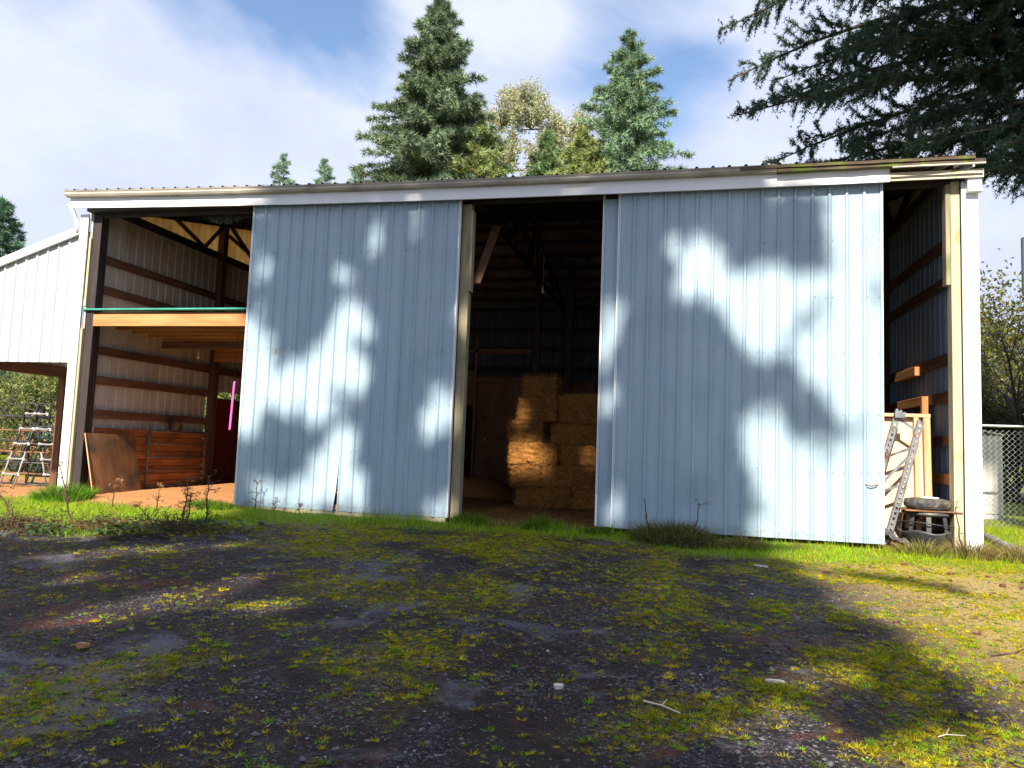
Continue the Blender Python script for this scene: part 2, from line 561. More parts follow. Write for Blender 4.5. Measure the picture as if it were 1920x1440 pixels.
def grass_mask(x, y):
    x, y = np.asarray(x, float), np.asarray(y, float)
    n_ = fbm(x * 0.8, y * 0.8, 31) - 0.5
    edge = -0.95 - 2.1 * (1 - sstep(-0.4, 2.4, x)) - 0.25 * sstep(6.0, 7.2, x) + 1.1 * n_
    g_ = sstep(-0.35, 0.35, y - edge)
    inside = sstep(-3.5, -3.2, x) * (1 - sstep(10.8, 11.0, x))
    back = 1 - inside * sstep(-0.25, 0.15, y + 0.35 * n_)
    bank = 1 - sstep(-3.3, -2.4, x) * (1 - sstep(-0.5, 0.1, x)) * sstep(-1.15, -0.75, y + 0.5 * n_)
    lean = 1 - (1 - sstep(-4.2, -3.0, x)) * sstep(-0.9, -0.3, y + 0.6 * n_) * (1 - sstep(4, 9, y))
    return g_ * back * bank * lean


def mulch_mask(x, y):
    x, y = np.asarray(x, float), np.asarray(y, float)
    n_ = fbm(x * 1.1, y * 1.1, 77) - 0.5
    a = (1 - sstep(0.3, 1.0, x)) * sstep(-1.2, -0.75, y + 0.5 * n_) * (1 - sstep(7, 9, y))
    return a * (1 - grass_mask(x, y) * 0.9)


def moss_mask(x, y):
    x, y = np.asarray(x, float), np.asarray(y, float)
    n_ = fbm(x * 1.3, y * 1.3, 51)
    n2_ = fbm(x * 0.45, y * 0.45, 57)
    right = np.maximum(sstep(6.3, 8.6, x + 0.25 * (y + 5)), sstep(6.8, 7.8, x) * sstep(-4.6, -5.6, y))
    near_g = sstep(-3.2, -1.2, y)
    left = sstep(0.52, 0.62, n2_) * 0.45
    base = np.clip(0.10 + 0.85 * right + 0.45 * near_g + left, 0, 1)
    return sstep(0.60, 0.40, 1 - base * 0.55 - n_ * 0.45) if False else np.clip(base * sstep(0.36, 0.62, n_) * 1.25, 0, 1)


def axis_samples(lo, hi, near_lo, near_hi, step):
    mid = list(np.arange(near_lo, near_hi + 1e-6, step))
    out, d, v = [], step * 1.5, near_hi
    while v < hi:
        v += d
        d *= 1.28
        out.append(min(v, hi))
    pre, d, v = [], step * 1.5, near_lo
    while v > lo:
        v -= d
        d *= 1.28
        pre.append(max(v, lo))
    return np.array(pre[::-1] + mid + out)


gx = axis_samples(-600, 600, -5.0, 13.0, 0.055)
gy = axis_samples(-300, 900, -9.6, 4.2, 0.055)
GX, GY = np.meshgrid(gx, gy)
GZ = ground_z(GX, GY)
V = np.stack([GX, GY, GZ], -1).reshape(-1, 3)
nx_, ny_ = len(gx), len(gy)
ii = (np.arange(ny_ - 1)[:, None] * nx_ + np.arange(nx_ - 1)[None, :]).ravel()
F = np.stack([ii, ii + 1, ii + 1 + nx_, ii + nx_], 1)

m, nd, lk, bs = nodes_of('ground')
geo = nd.new('ShaderNodeNewGeometry')


def gnoise(scale, detail=6, rough=0.6, dist=0.0):
    n_ = nd.new('ShaderNodeTexNoise')
    n_.inputs['Scale'].default_value = scale
    n_.inputs['Detail'].default_value = detail
    n_.inputs['Roughness'].default_value = rough
    n_.inputs['Distortion'].default_value = dist
    lk.new(geo.outputs['Position'], n_.inputs['Vector'])
    return n_


def gmix(fac, a, b):
    x = nd.new('ShaderNodeMixRGB')
    lk.new(fac, x.inputs['Fac'])
    for k, v in (('Color1', a), ('Color2', b)):
        if isinstance(v, tuple):
            x.inputs[k].default_value = (*v, 1)
        else:
            lk.new(v, x.inputs[k])
    return x.outputs['Color']


def gmul(a, b):
    x = nd.new('ShaderNodeMath')
    x.operation = 'MULTIPLY'
    x.use_clamp = True
    for k, v in ((0, a), (1, b)):
        if isinstance(v, (int, float)):
            x.inputs[k].default_value = v
        else:
            lk.new(v, x.inputs[k])
    return x.outputs[0]


vor = nd.new('ShaderNodeTexVoronoi')
vor.inputs['Scale'].default_value = 62
lk.new(geo.outputs['Position'], vor.inputs['Vector'])
stone = ramp(nd, [(0.0, (0.007, 0.006, 0.008)), (0.55, (0.020, 0.017, 0.022)), (0.86, (0.055, 0.050, 0.058)), (1.0, (0.17, 0.16, 0.18))])
sep = nd.new('ShaderNodeSeparateColor')
lk.new(vor.outputs['Color'], sep.inputs[0])
lk.new(sep.outputs[0], stone.inputs['Fac'])
n_soil = gnoise(9, 8, 0.7)
soil = ramp(nd, [(0.35, (0.009, 0.007, 0.008)), (0.65, (0.028, 0.021, 0.022))])
lk.new(n_soil.outputs['Fac'], soil.inputs['Fac'])
n_sw = gnoise(2.2, 6, 0.65)
swr = ramp(nd, [(0.42, (0, 0, 0)), (0.58, (1, 1, 1))])
lk.new(n_sw.outputs['Fac'], swr.inputs['Fac'])
col = gmix(swr.outputs[0], soil.outputs[0], stone.outputs[0])
# patches of rusty fallen needles
n_nd = gnoise(1.7, 7, 0.7, 0.6)
ndr = ramp(nd, [(0.55, (0, 0, 0)), (0.66, (1, 1, 1))])
lk.new(n_nd.outputs['Fac'], ndr.inputs['Fac'])
n_nd2 = gnoise(70, 3, 0.7)
ncol = ramp(nd, [(0.35, (0.025, 0.010, 0.009)), (0.65, (0.13, 0.045, 0.026))])
lk.new(n_nd2.outputs['Fac'], ncol.inputs['Fac'])
col = gmix(gmul(ndr.outputs[0], 0.8), col, ncol.outputs[0])
# worn bare patches of compacted pale silt
n_b = gnoise(0.95, 5, 0.6, 0.8)
br_ = ramp(nd, [(0.57, (0, 0, 0)), (0.66, (1, 1, 1))])
lk.new(n_b.outputs['Fac'], br_.inputs['Fac'])
n_b2 = gnoise(45, 4, 0.7)
bcol = ramp(nd, [(0.3, (0.055, 0.056, 0.075)), (0.7, (0.15, 0.15, 0.18))])
lk.new(n_b2.outputs['Fac'], bcol.inputs['Fac'])
col = gmix(gmul(br_.outputs[0], 0.85), col, bcol.outputs[0])
# tan grit between the moss on the right, with sunlight put into its colour
a_sunlit = nd.new('ShaderNodeAttribute')
a_sunlit.attribute_name = 'dry'
n_d = gnoise(38, 5, 0.7)
dcol = ramp(nd, [(0.3, (0.17, 0.12, 0.035)), (0.7, (0.46, 0.35, 0.13))])
lk.new(n_d.outputs['Fac'], dcol.inputs['Fac'])
col = gmix(gmul(a_sunlit.outputs['Fac'], 0.8), col, dcol.outputs[0])
# moss film
a_moss = nd.new('ShaderNodeAttribute')
a_moss.attribute_name = 'moss'
n_m = gnoise(26, 5, 0.75)
mr_ = ramp(nd, [(0.44, (0, 0, 0)), (0.60, (1, 1, 1))])
lk.new(n_m.outputs['Fac'], mr_.inputs['Fac'])
n_mc = gnoise(5, 4)
mcol = ramp(nd, [(0.35, (0.11, 0.12, 0.006)), (0.65, (0.33, 0.25, 0.010))])
lk.new(n_mc.outputs['Fac'], mcol.inputs['Fac'])
col = gmix(gmul(gmul(a_moss.outputs['Fac'], mr_.outputs[0]), 0.75), col, mcol.outputs[0])
# grass sward
a_gr = nd.new('ShaderNodeAttribute')
a_gr.attribute_name = 'grass'
n_g = gnoise(14, 5, 0.7)
gcol = ramp(nd, [(0.3, (0.07, 0.12, 0.006)), (0.7, (0.22, 0.26, 0.010))])
lk.new(n_g.outputs['Fac'], gcol.inputs['Fac'])
col = gmix(a_gr.outputs['Fac'], col, gcol.outputs[0])
# orange wood shavings in the open bay
a_mu = nd.new('ShaderNodeAttribute')
a_mu.attribute_name = 'mulch'
n_u = gnoise(55, 5, 0.75)
ucol = ramp(nd, [(0.3, (0.26, 0.115, 0.045)), (0.7, (0.50, 0.26, 0.11))])
lk.new(n_u.outputs['Fac'], ucol.inputs['Fac'])
col = gmix(a_mu.outputs['Fac'], col, ucol.outputs[0])
# trampled hay and soil inside the barn
a_in = nd.new('ShaderNodeAttribute')
a_in.attribute_name = 'hayfloor'
hcol = ramp(nd, [(0.3, (0.07, 0.04, 0.018)), (0.7, (0.22, 0.125, 0.05))])
lk.new(n_u.outputs['Fac'], hcol.inputs['Fac'])
col = gmix(a_in.outputs['Fac'], col, hcol.outputs[0])
lk.new(col, bs.inputs['Base Color'])
rr_ = ramp(nd, [(0.3, (0.42, 0.42, 0.42)), (0.7, (0.85, 0.85, 0.85))])
lk.new(n_b.outputs['Fac'], rr_.inputs['Fac'])
lk.new(n_soil.outputs['Fac'], rr_.inputs['Fac'])
lk.new(rr_.outputs[0], bs.inputs['Roughness'])
bs.inputs['Specular IOR Level'].default_value = 0.12
bmp = nd.new('ShaderNodeBump')
bmp.inputs['Strength'].default_value = 0.75
bmp.inputs['Distance'].default_value = 0.012
madd = nd.new('ShaderNodeMath')
madd.operation = 'ADD'
lk.new(vor.outputs['Distance'], madd.inputs[0])
lk.new(n_soil.outputs['Fac'], madd.inputs[1])
lk.new(madd.outputs[0], bmp.inputs['Height'])
lk.new(bmp.outputs[0], bs.inputs['Normal'])
MATS['ground'] = m

ground = fast_mesh('ground', V, F, 'ground', smooth=True)
tag(ground, kind='structure')
vx, vy = V[:, 0], V[:, 1]
far = sstep(11, 14, np.hypot(vx - 5, vy + 3))
for nm, arr in (('grass', np.clip(np.maximum(grass_mask(vx, vy) * 0.95, far * (vy > -1) * ((vx < -3) | (vx > 11) | (vy > 11.5))), 0, 1)),
                ('mulch', mulch_mask(vx, vy)),
                ('moss', moss_mask(vx, vy)),
                ('dry', sstep(7.9, 9.3, vx + 0.12 * vy) * (1 - sstep(11.4, 12, vx)) * sstep(-8.5, -6.0, vy + vx - 9) * (1 - sstep(-1.4, -0.7, vy))),  # brightens the grit colour over the sunlit part of the yard
                ('hayfloor', sstep(0.6, 1.2, vx) * (1 - sstep(10.6, 10.8, vx)) * sstep(-0.1, 0.5, vy) * (1 - sstep(11.0, 11.3, vy)))):
    a_ = ground.data.attributes.new(nm, 'FLOAT', 'POINT')
    a_.data.foreach_set('value', np.asarray(arr, dtype=np.float32))

# ------------------------------------------------------------------ corrugated sheet
def sheet_cols(width, pitch=0.2286, hmaj=0.019, hmin=0.0022, x0=0.0):
    """Profile (x, height) of a ribbed metal panel: tall ribs every pitch, two low ribs between."""
    pr = []
    n_ = int(round(width / pitch))
    for k in range(n_):
        b = x0 + k * pitch
        pr += [(b, hmaj), (b + 0.012, hmaj), (b + 0.030, 0.0)]
        for q in (0.36, 0.66):
            pr += [(b + pitch * q - 0.014, 0.0), (b + pitch * q - 0.006, hmin), (b + pitch * q + 0.006, hmin), (b + pitch * q + 0.014, 0.0)]
        pr += [(b + pitch - 0.030, 0.0), (b + pitch - 0.012, hmaj)]
    pr.append((x0 + n_ * pitch, hmaj))
    return pr


def sheet(o, u, v, n, width, length, rows=2, wob=0.0, seed=0, pitch=0.2286, edit=None, hmaj=0.026):
    """Ribbed sheet: o corner, u across, v along, n outward. Returns an MB. wob = oil-canning in metres."""
    o, u, v, n = Vector(o), Vector(u).normalized(), Vector(v).normalized(), Vector(n).normalized()
    pr = sheet_cols(width, pitch, hmaj)
    b = MB()
    vs, fs = [], []
    L = length if callable(length) else (lambda x: length)
    for j in range(rows + 1):
        t_ = j / rows
        for (x, h) in pr:
            y = L(x) * t_
            d = h
            xx = x
            if wob:
                d += wob * (mnoise.noise(Vector((x * 2.2 + seed * 7.1, y * 1.1, seed * 3.7))) + 0.5 * mnoise.noise(Vector((x * 6 + seed, y * 3, 1.3))))
            if edit:
                xx, d = edit(x, y, d)
            vs.append(o + u * xx + v * y + n * d)
    k = len(pr)
    for j in range(rows):
        for i in range(k - 1):
            fs.append((j * k + i, j * k + i + 1, (j + 1) * k + i + 1, (j + 1) * k + i))
    return b.add(vs, fs)


# ------------------------------------------------------------------ the barn
XL, XR, YB, YR = -3.30, 10.86, 11.0, 5.5     # left and right walls, back wall, ridge line
ZE, ZR = 5.27, 6.45                           # eave and ridge of the roof


def sag(x):
    """The old eave is not quite level."""
    return 0.0016 * (x - 5.2) ** 2 * (1 if x < 5.2 else 0.4) - 0.005


barn = thing('pole_barn', 'long pale metal pole barn with sliding doors and open bays', 'barn', (3.75, 0, 0))


def B(fn, name, material, bevel=0.0, smooth=False, parent=None):
    b = MB()
    fn(b)
    return b.build(name, material, parent or barn, bevel=bevel, smooth=smooth)


def bbox(name, material, x0, x1, y0, y1, z0, z1, parent=None, bevel=0.004):
    return B(lambda b: b.box(x0, x1, y0, y1, z0, z1), name, material, bevel, parent=parent)


# posts of the front row
bbox('post', 'shade_dark_wood', -3.29, -3.13, 0.10, 0.28, -0.3, 5.02)
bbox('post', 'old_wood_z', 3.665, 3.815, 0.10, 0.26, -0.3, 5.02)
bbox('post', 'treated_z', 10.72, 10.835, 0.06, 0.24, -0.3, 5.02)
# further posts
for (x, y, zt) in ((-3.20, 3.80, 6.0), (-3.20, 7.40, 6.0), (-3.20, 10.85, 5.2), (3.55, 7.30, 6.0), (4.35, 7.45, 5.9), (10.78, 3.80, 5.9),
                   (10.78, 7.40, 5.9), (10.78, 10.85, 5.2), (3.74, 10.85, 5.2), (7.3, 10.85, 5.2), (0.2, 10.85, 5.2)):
    bbox('post', 'dark_wood_z' if x < 0 else 'shade_dark_wood', x - 0.08, x + 0.08, y - 0.08, y + 0.08, -0.3, zt)
# boards spiked to the posts
bbox('post_board', 'old_wood_z', 3.818, 3.855, 0.07, 0.22, 3.55, 4.86)
B(lambda b: b.bar((3.88, 0.30, 3.72), (4.02, 0.95, 4.86), 0.04, 0.14, (1, 0, 0)), 'knee_brace', 'dark_wood_z', 0.004)  # dark wood stands in for the shade on the brace
bbox('post_board', 'old_wood_z', 10.655, 10.712, 0.05, 0.20, 3.56, 4.98)
bbox('post_board', 'treated_z', -3.335, -3.292, 0.06, 0.20, 3.35, 4.6)
bbox('post_board', 'treated_z', -3.345, -3.300, 0.05, 0.20, -0.1, 2.95)
# white corner trims
B(lambda b: b.box(-3.52, -3.346, 0.02, 0.05, -0.05, 5.02).box(-3.52, -3.49, 0.05, 0.22, -0.05, 5.02), 'corner_trim', 'white_trim', 0.004)
B(lambda b: b.box(10.838, 11.045, 0.00, 0.03, -0.08, 4.99).box(11.015, 11.045, 0.03, 0.22, -0.08, 4.99), 'corner_trim', 'white_trim', 0.004)

# side wall girts (horizontal boards the siding hangs on)
GIRTS = (4.28, 3.72, 2.60, 2.06, 1.44)
for z in GIRTS:
    bbox('girt', 'dark_wood_y', XL + 0.02, XL + 0.065, 0.29, 3.715, z - 0.075, z + 0.075)
    if z > 2.3:
        bbox('girt', 'dark_wood_y', XL + 0.02, XL + 0.065, 3.885, 7.3, z - 0.075, z + 0.075)
    bbox('girt', 'dark_wood_y', XR - 0.075, XR - 0.03, 0.25, 3.715, z - 0.075, z + 0.075)
    bbox('girt', 'dark_wood_y', XR - 0.075, XR - 0.03, 3.885, 10.75, z - 0.075, z + 0.075)
for z in (0.35, 0.90):
    bbox('girt', 'lumber_y', XR - 0.075, XR - 0.03, 0.25, 3.715, z - 0.075, z + 0.075)
# short lit block and frame nailed to the right wall
bbox('wall_block', 'lumber_y', XR - 0.17, XR - 0.08, 1.62, 2.75, 2.47, 2.61)
bbox('wall_block', 'lumber_z', XR - 0.17, XR - 0.08, 1.28, 1.37, 1.62, 2.12)
bbox('wall_block', 'lumber_y', XR - 0.17, XR - 0.08, 1.372, 2.6, 1.98, 2.12)

# side wall siding, one sheet 0.914 m wide after another
k = 0
y = 0.06
while y < 10.9:
    w = 0.9144
    if y < 3.7:
        b = sheet((XL, y, 0.0), (0, 1, 0), (0, 0, 1), (-1, 0, 0), w, 5.18, 6, 0.002, k)
        b.build('wall_panel', 'inner_siding', barn)
    elif y < 7.2:
        b = sheet((XL, y, 2.14), (0, 1, 0), (0, 0, 1), (-1, 0, 0), w, 3.04, 5, 0.002, k)
        b.build('wall_panel', 'inner_siding', barn)
    else:
        b = sheet((XL, y, 0.0), (0, 1, 0), (0, 0, 1), (-1, 0, 0), w, 5.18, 6, 0.002, k)
        b.build('wall_panel', 'inner_siding', barn)
    b = sheet((XR, y, 0.0), (0, 1, 0), (0, 0, 1), (1, 0, 0), w, 5.18, 6, 0.002, k + 40)
    b.build('wall_panel', 'shade_blue_siding', barn)
    y += w
    k += 1
# low red wall under the open strip of the second bay
for q in range(4):
    bbox('red_panel', 'red_paint', XL - 0.01, XL + 0.03, 3.9 + q * 0.86, 3.9 + q * 0.86 + 0.85, -0.02, 1.98)

# gable ends: amber fibreglass on the left, metal on the right
def roof_z(y):
    return ZE + (ZR - ZE) * (1 - abs(y - YR) / YR)


for k in range(12):
    y0 = 0.06 + k * 0.9144
    if y0 > 10.9:
        break
    b = sheet((XL, y0, 5.16), (0, 1, 0), (0, 0, 1), (-1, 0, 0), 0.9144, lambda x, y0=y0: max(0.02, roof_z(min(y0 + x, 11.0)) - 5.20), 2, 0.001, k + 11)
    b.build('gable_panel', 'amber', barn)
    b = sheet((XR, y0, 5.16), (0, 1, 0), (0, 0, 1), (1, 0, 0), 0.9144, lambda x, y0=y0: max(0.02, roof_z(min(y0 + x, 11.0)) - 5.20), 2, 0.001, k + 31)
    b.build('gable_panel', 'inner_siding', barn)
# back wall
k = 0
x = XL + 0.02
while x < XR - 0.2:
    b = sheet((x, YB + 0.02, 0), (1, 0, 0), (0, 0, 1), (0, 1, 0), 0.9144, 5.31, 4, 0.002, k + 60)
    b.build('wall_panel', 'shade_dark_siding', barn)
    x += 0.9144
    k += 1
for z in (4.7, 4.1, 3.5, 2.9, 2.3, 1.6, 0.9):
    bbox('girt', 'shade_dark_wood', -3.1, 10.68, YB - 0.05, YB - 0.005, z - 0.075, z + 0.075)

# trusses across the depth of the barn, webs as parts of each truss
for x in (-3.18, 0.28, 3.74, 7.3, 10.72):
    b = MB()
    b.bar((x, 0.30, 5.20), (x, 10.9, 5.20), 0.045, 0.15)
    b.bar((x, 0.0, 5.16), (x, YR, ZR - 0.10), 0.045, 0.12)
    b.bar((x, YR, ZR - 0.10), (x, 11.0, 5.16), 0.045, 0.12)
    tr_ = b.build('truss', 'shade_dark_wood', barn)
    zt = lambda y: roof_z(y) - 0.14
    for (ya, za, yb, zb) in ((2.05, zt(2.05), 3.0, 5.25), (3.06, 5.25, 3.70, zt(3.7)), (3.95, zt(3.95), 4.95, 5.42), (3.9, 5.74, 4.95, 5.50), (5.0, 5.25, YR, zt(YR)),
                             (6.1, 5.25, YR, zt(YR)), (6.1, 5.25, 7.3, zt(7.3)), (8.1, 5.25, 7.35, zt(7.35))):
        p, q = (x + 0.045, ya, za), (x + 0.045, yb, zb)
        B(lambda b: b.bar(p, q, 0.04, 0.09, (1, 0, 0)), 'web', 'shade_dark_wood', parent=tr_)
# purlins
for k in range(8):
    for s in (1, -1):
        y = YR - s * (0.35 + k * 0.68)
        z = roof_z(y) - 0.06
        bbox('purlin', 'shade_dark_wood', -3.5, 10.95, y - 0.02, y + 0.02, z - 0.075, z + 0.02)
# roof sheets, front and back slope
sl = math.hypot(YR + 0.24, (ZR - ZE) * (YR + 0.24) / YR)
for k in range(16):
    x0 = -3.68 + k * 0.9144
    zz = sag(x0) + 0.045
    dz_ = sag(x0 + 0.9144) - sag(x0)
    b = sheet((x0, -0.24, ZE + zz - 0.24 * (ZR - ZE) / YR), (0.9144, 0, dz_), (0, YR, ZR - ZE), (0, -(ZR - ZE), YR), 0.9144, sl, 4, 0.0, k + 80, hmaj=0.024)
    b.build('roof_panel', 'roof_metal', barn)
    b = sheet((x0, YR, ZR + zz), (0.9144, 0, dz_), (0, YR, -(ZR - ZE)), (0, (ZR - ZE), YR), 0.9144, sl, 4, 0.0, k + 120, hmaj=0.024)
    b.build('roof_panel', 'roof_metal', barn)
B(lambda b: b.bar((-3.7, YR, ZR + 0.075), (10.97, YR, ZR + 0.075), 0.3, 0.02), 'ridge_cap', 'roof_metal')

# fascia and gutter follow the sag
def ribbon(name, material, x0, x1, prof, n_=40, wob=0.0, seed=0):
    b = MB()
    vs, fs = [], []
    kk = len(prof)
    for i in range(n_ + 1):
        x = x0 + (x1 - x0) * i / n_
        w_ = wob * mnoise.noise(Vector((x * 1.7, seed, 0)))
        for (py, pz) in prof:
            vs.append((x, py + 0.4 * w_, pz + sag(x) + w_))
    for i in range(n_):
        for j in range(kk):
            j2 = (j + 1) % kk
            fs.append((i * kk + j, i * kk + j2, (i + 1) * kk + j2, (i + 1) * kk + j))
    fs.append(tuple(range(kk)))
    fs.append(tuple(n_ * kk + j for j in range(kk - 1, -1, -1)))
    b.add(vs, fs)
    return b.build(name, material, barn)


ribbon('fascia', 'white_trim', -3.62, 9.9, [(-0.135, 4.975), (-0.105, 4.975), (-0.105, 5.20), (-0.135, 5.20)], wob=0.004)
ribbon('fascia', 'stained_trim', 9.903, 11.07, [(-0.134, 4.985), (-0.104, 4.985), (-0.104, 5.10), (-0.134, 5.10)], 14, 0.010, 3)
ribbon('gutter', 'gutter_metal', -3.66, 8.4, [(-0.14, 5.155), (-0.22, 5.165), (-0.24, 5.20), (-0.232, 5.225), (-0.25, 5.255), (-0.24, 5.262), (-0.222, 5.23), (-0.21, 5.18), (-0.14, 5.175)], wob=0.004, seed=9)
ribbon('rotten_board', 'mossy_wood', 8.405, 11.06, [(-0.24, 5.155), (-0.15, 5.155), (-0.15, 5.20), (-0.24, 5.20)], 18, 0.02, 5)
ribbon('rotten_board', 'mossy_wood', 7.9, 10.93, [(-0.262, 5.205), (-0.14, 5.205), (-0.14, 5.245), (-0.262, 5.245)], 18, 0.014, 8)
ribbon('gutter_lip', 'gutter_metal', 9.9, 11.05, [(-0.27, 5.125), (-0.245, 5.122), (-0.245, 5.14), (-0.27, 5.145)], 18, 0.006, 12)
# soffit return box at the right end and rake trims
bbox('eave_box', 'white_trim', 10.885, 11.06, -0.10, 0.0, 4.82, 5.12)
B(lambda b: b.bar((-3.60, -0.1, ZE + 0.02), (-3.60, YR, ZR + 0.02), 0.03, 0.18), 'rake_trim', 'white_trim')
B(lambda b: b.bar((10.97, -0.08, ZE - 0.035), (10.97, YR, ZR - 0.02), 0.03, 0.12), 'rake_trim', 'white_trim')
# door track under the fascia
bbox('door_track', 'dark_steel', -3.3, 10.85, -0.085, 0.055, 5.035, 5.10)
# header board behind the doors
bbox('header', 'shade_dark_wood', -3.1, 10.70, 0.10, 0.15, 4.965, 5.20)
# downspout at the left corner
B(lambda b: b.tube([(-3.60, -0.17, 5.16), (-3.585, -0.05, 5.0), (-3.56, 0.0, 4.85), (-3.54, 0.0, 4.68)], 0.035, 8), 'downspout', 'white_trim', smooth=True)
# torn insulation hanging behind the fascia
b = MB()
vs, fs = [], []
for i in range(40):
    t_ = i / 39
    x = -1.25 + t_ * 0.95
    d = 0.06 + 0.13 * math.sin(PI * t_) * (0.6 + 0.5 * random.random())
    vs += [(x, 0.32, 5.03), (x + random.uniform(-.01, .01), 0.32 + random.uniform(-.03, .03), 5.03 - d), (x, 0.36, 5.03)]
for i in range(39):
    fs += [(3 * i, 3 * i + 3, 3 * i + 4, 3 * i + 1), (3 * i + 1, 3 * i + 4, 3 * i + 5, 3 * i + 2)]
b.add(vs, fs)
b.build('torn_insulation', 'tattered', barn)

# --- sliding doors
def sliding_door(x0, y0, seed, rail, handle, tear=None):
    """Door of four ribbed sheets, x0 its left edge, y0 its front plane."""
    fr = MB()
    for z in (0.06, 1.3, 2.55, 3.8, 4.93):
        fr.box(x0 + 0.02, x0 + 3.64, y0 + 0.004, y0 + 0.045, z - 0.045, z + 0.045)
    d_ = fr.build('sliding_door', 'lumber_x', barn)
    for s in range(4):
        ed = None
        if tear is not None and s == tear:
            def ed(x, y, d):
                f_ = max(0.0, 1 - y / 0.95) ** 2 * max(0.0, (x - 0.72) / 0.19)
                return x - 0.05 * f_, d + 0.04 * f_
        b = sheet((x0 + s * 0.9144 + 0.0, y0, 0.0), (1, 0, 0), (0, 0, 1), (0, -1, 0), 0.9144, 5.035, 14, 0.0045, seed + s, edit=ed)
        b.build('metal_panel', 'door_paint', d_)
    for xx in (x0 - 0.012, x0 + 3.638):
        bbox('edge_trim', 'white_trim', xx, xx + 0.032, y0 - 0.024, y0 + 0.05, 0.0, 5.035, parent=d_)
    if rail:
        bbox('bottom_rail', 'treated_x', x0 + 0.05, x0 + 3.63, y0 + 0.006, y0 + 0.05, -0.075, -0.004, parent=d_)
    if handle:
        B(lambda b: b.tube([(x0 + 3.42, y0 - 0.004, 0.80), (x0 + 3.44, y0 - 0.035, 0.79), (x0 + 3.50, y0 - 0.042, 0.775), (x0 + 3.57, y0 - 0.035, 0.79), (x0 + 3.59, y0 - 0.004, 0.80)], 0.008, 6), 'handle', 'rust_steel', smooth=True, parent=d_)
    sc = MB()
    for z in (0.08, 0.95, 1.75, 2.6, 3.4, 4.2, 4.9):
        for kk in range(16):
            for off in (0.045, 0.185):
                cx = x0 + kk * 0.2286 + off
                zz = z + random.uniform(-0.015, 0.015)
                sc.box(cx - 0.0055, cx + 0.0055, y0 - 0.011, y0 + 0.002, zz - 0.0055, zz + 0.0055)
    o = sc.build('screw_heads', 'steel_screw', d_)
    tag(o, kind='stuff')
    return d_


dL = sliding_door(0.0, 0.0, 3, True, False, tear=1)
dL['label'] = 'left ribbed metal sliding door with torn seam near its foot'
dR = sliding_door(6.17, 0.0, 23, False, True)
dR['label'] = 'right ribbed metal sliding door with small handle, mostly sunlit'
dB = sliding_door(5.925, 0.11, 43, False, False)
dB['label'] = 'sliding door parked behind, only its edge showing'

# --- loft over the left bay
bbox('loft_beam', 'lumber_x', -3.12, 0.6, 0.075, 0.135, 2.99, 3.20)
bbox('loft_beam', 'dark_wood_x', -3.12, 0.6, 0.137, 0.20, 3.0, 3.245)
bbox('loft_edge_strip', 'teal_paint', -3.335, 0.6, 0.045, 0.19, 3.272, 3.302)
for k in range(8):
    y = 0.62 + k * 0.43
    bbox('loft_joist', 'lumber_x', -3.1, 2.4, y - 0.02, y + 0.02, 3.0, 3.22)
for k in range(3):
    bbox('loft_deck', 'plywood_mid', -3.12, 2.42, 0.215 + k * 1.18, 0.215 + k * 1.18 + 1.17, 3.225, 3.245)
B(lambda b: b.bar((-3.1, 1.9, 2.91), (0.8, 1.9, 2.91), 0.04, 0.14), 'loft_joist', 'dark_wood_x')
bbox('loft_beam', 'lumber_x', -3.1, 2.4, 3.62, 3.70, 2.78, 2.99)

# --- kick boards along the left wall
rows = 8
for k in range(rows):
    z0 = 0.03 + k * 0.146
    for (ya, yb) in ((0.285, 2.05 + 0.2 * (k % 2)), (2.056 + 0.2 * (k % 2), 3.715)):
        dx = random.uniform(-0.006, 0.006)
        bbox('plank', 'plank_wood', XL + 0.07, XL + 0.115 + dx, ya, yb, z0 + random.uniform(0, .003), z0 + 0.140, bevel=0.005)
bbox('plank_cap', 'treated_z', XL + 0.07, XL + 0.16, 0.29, 0.33, 0.0, 1.21)

# --- partition of a tack room deep inside, with a dark doorway
YP = 7.45
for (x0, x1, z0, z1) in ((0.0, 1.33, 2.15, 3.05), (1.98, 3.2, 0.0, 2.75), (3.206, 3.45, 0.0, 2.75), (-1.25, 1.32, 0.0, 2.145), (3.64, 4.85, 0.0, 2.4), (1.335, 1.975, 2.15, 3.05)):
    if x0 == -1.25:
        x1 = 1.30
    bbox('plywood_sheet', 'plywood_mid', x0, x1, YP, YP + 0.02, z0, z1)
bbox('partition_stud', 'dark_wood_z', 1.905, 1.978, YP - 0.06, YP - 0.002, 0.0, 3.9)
bbox('partition_stud', 'dark_wood_z', 1.302, 1.36, YP - 0.05, YP + 0.03, 0.0, 2.145)
bbox('partition_stud', 'dark_wood_x', 1.98, 3.4, YP - 0.06, YP - 0.002, 2.76, 2.90)
bbox('partition_stud', 'dark_wood_x', -0.2, 3.4, YP - 0.06, YP - 0.002, 3.5, 3.62)
B(lambda b: b.lathe([(0.0, 0.02), (0.02, 0.018), (0.026, 0.0), (0.02, -0.018), (0.0, -0.02)], (2.25, YP - 0.03, 1.28), 10), 'door_knob', 'white_plastic', smooth=True)
bbox('tack_room_back', 'plywood_dark', -1.0, 4.8, 9.6, 9.62, 0.0, 3.0)

# ------------------------------------------------------------------ lean-to on the left
lt = thing('lean_to', 'white metal lean-to with sloping roof against the barn corner', 'lean-to', (-4.8, 0.1, 0))
def lt_top(x):
    return 4.70 + (x + 3.50) * 0.332


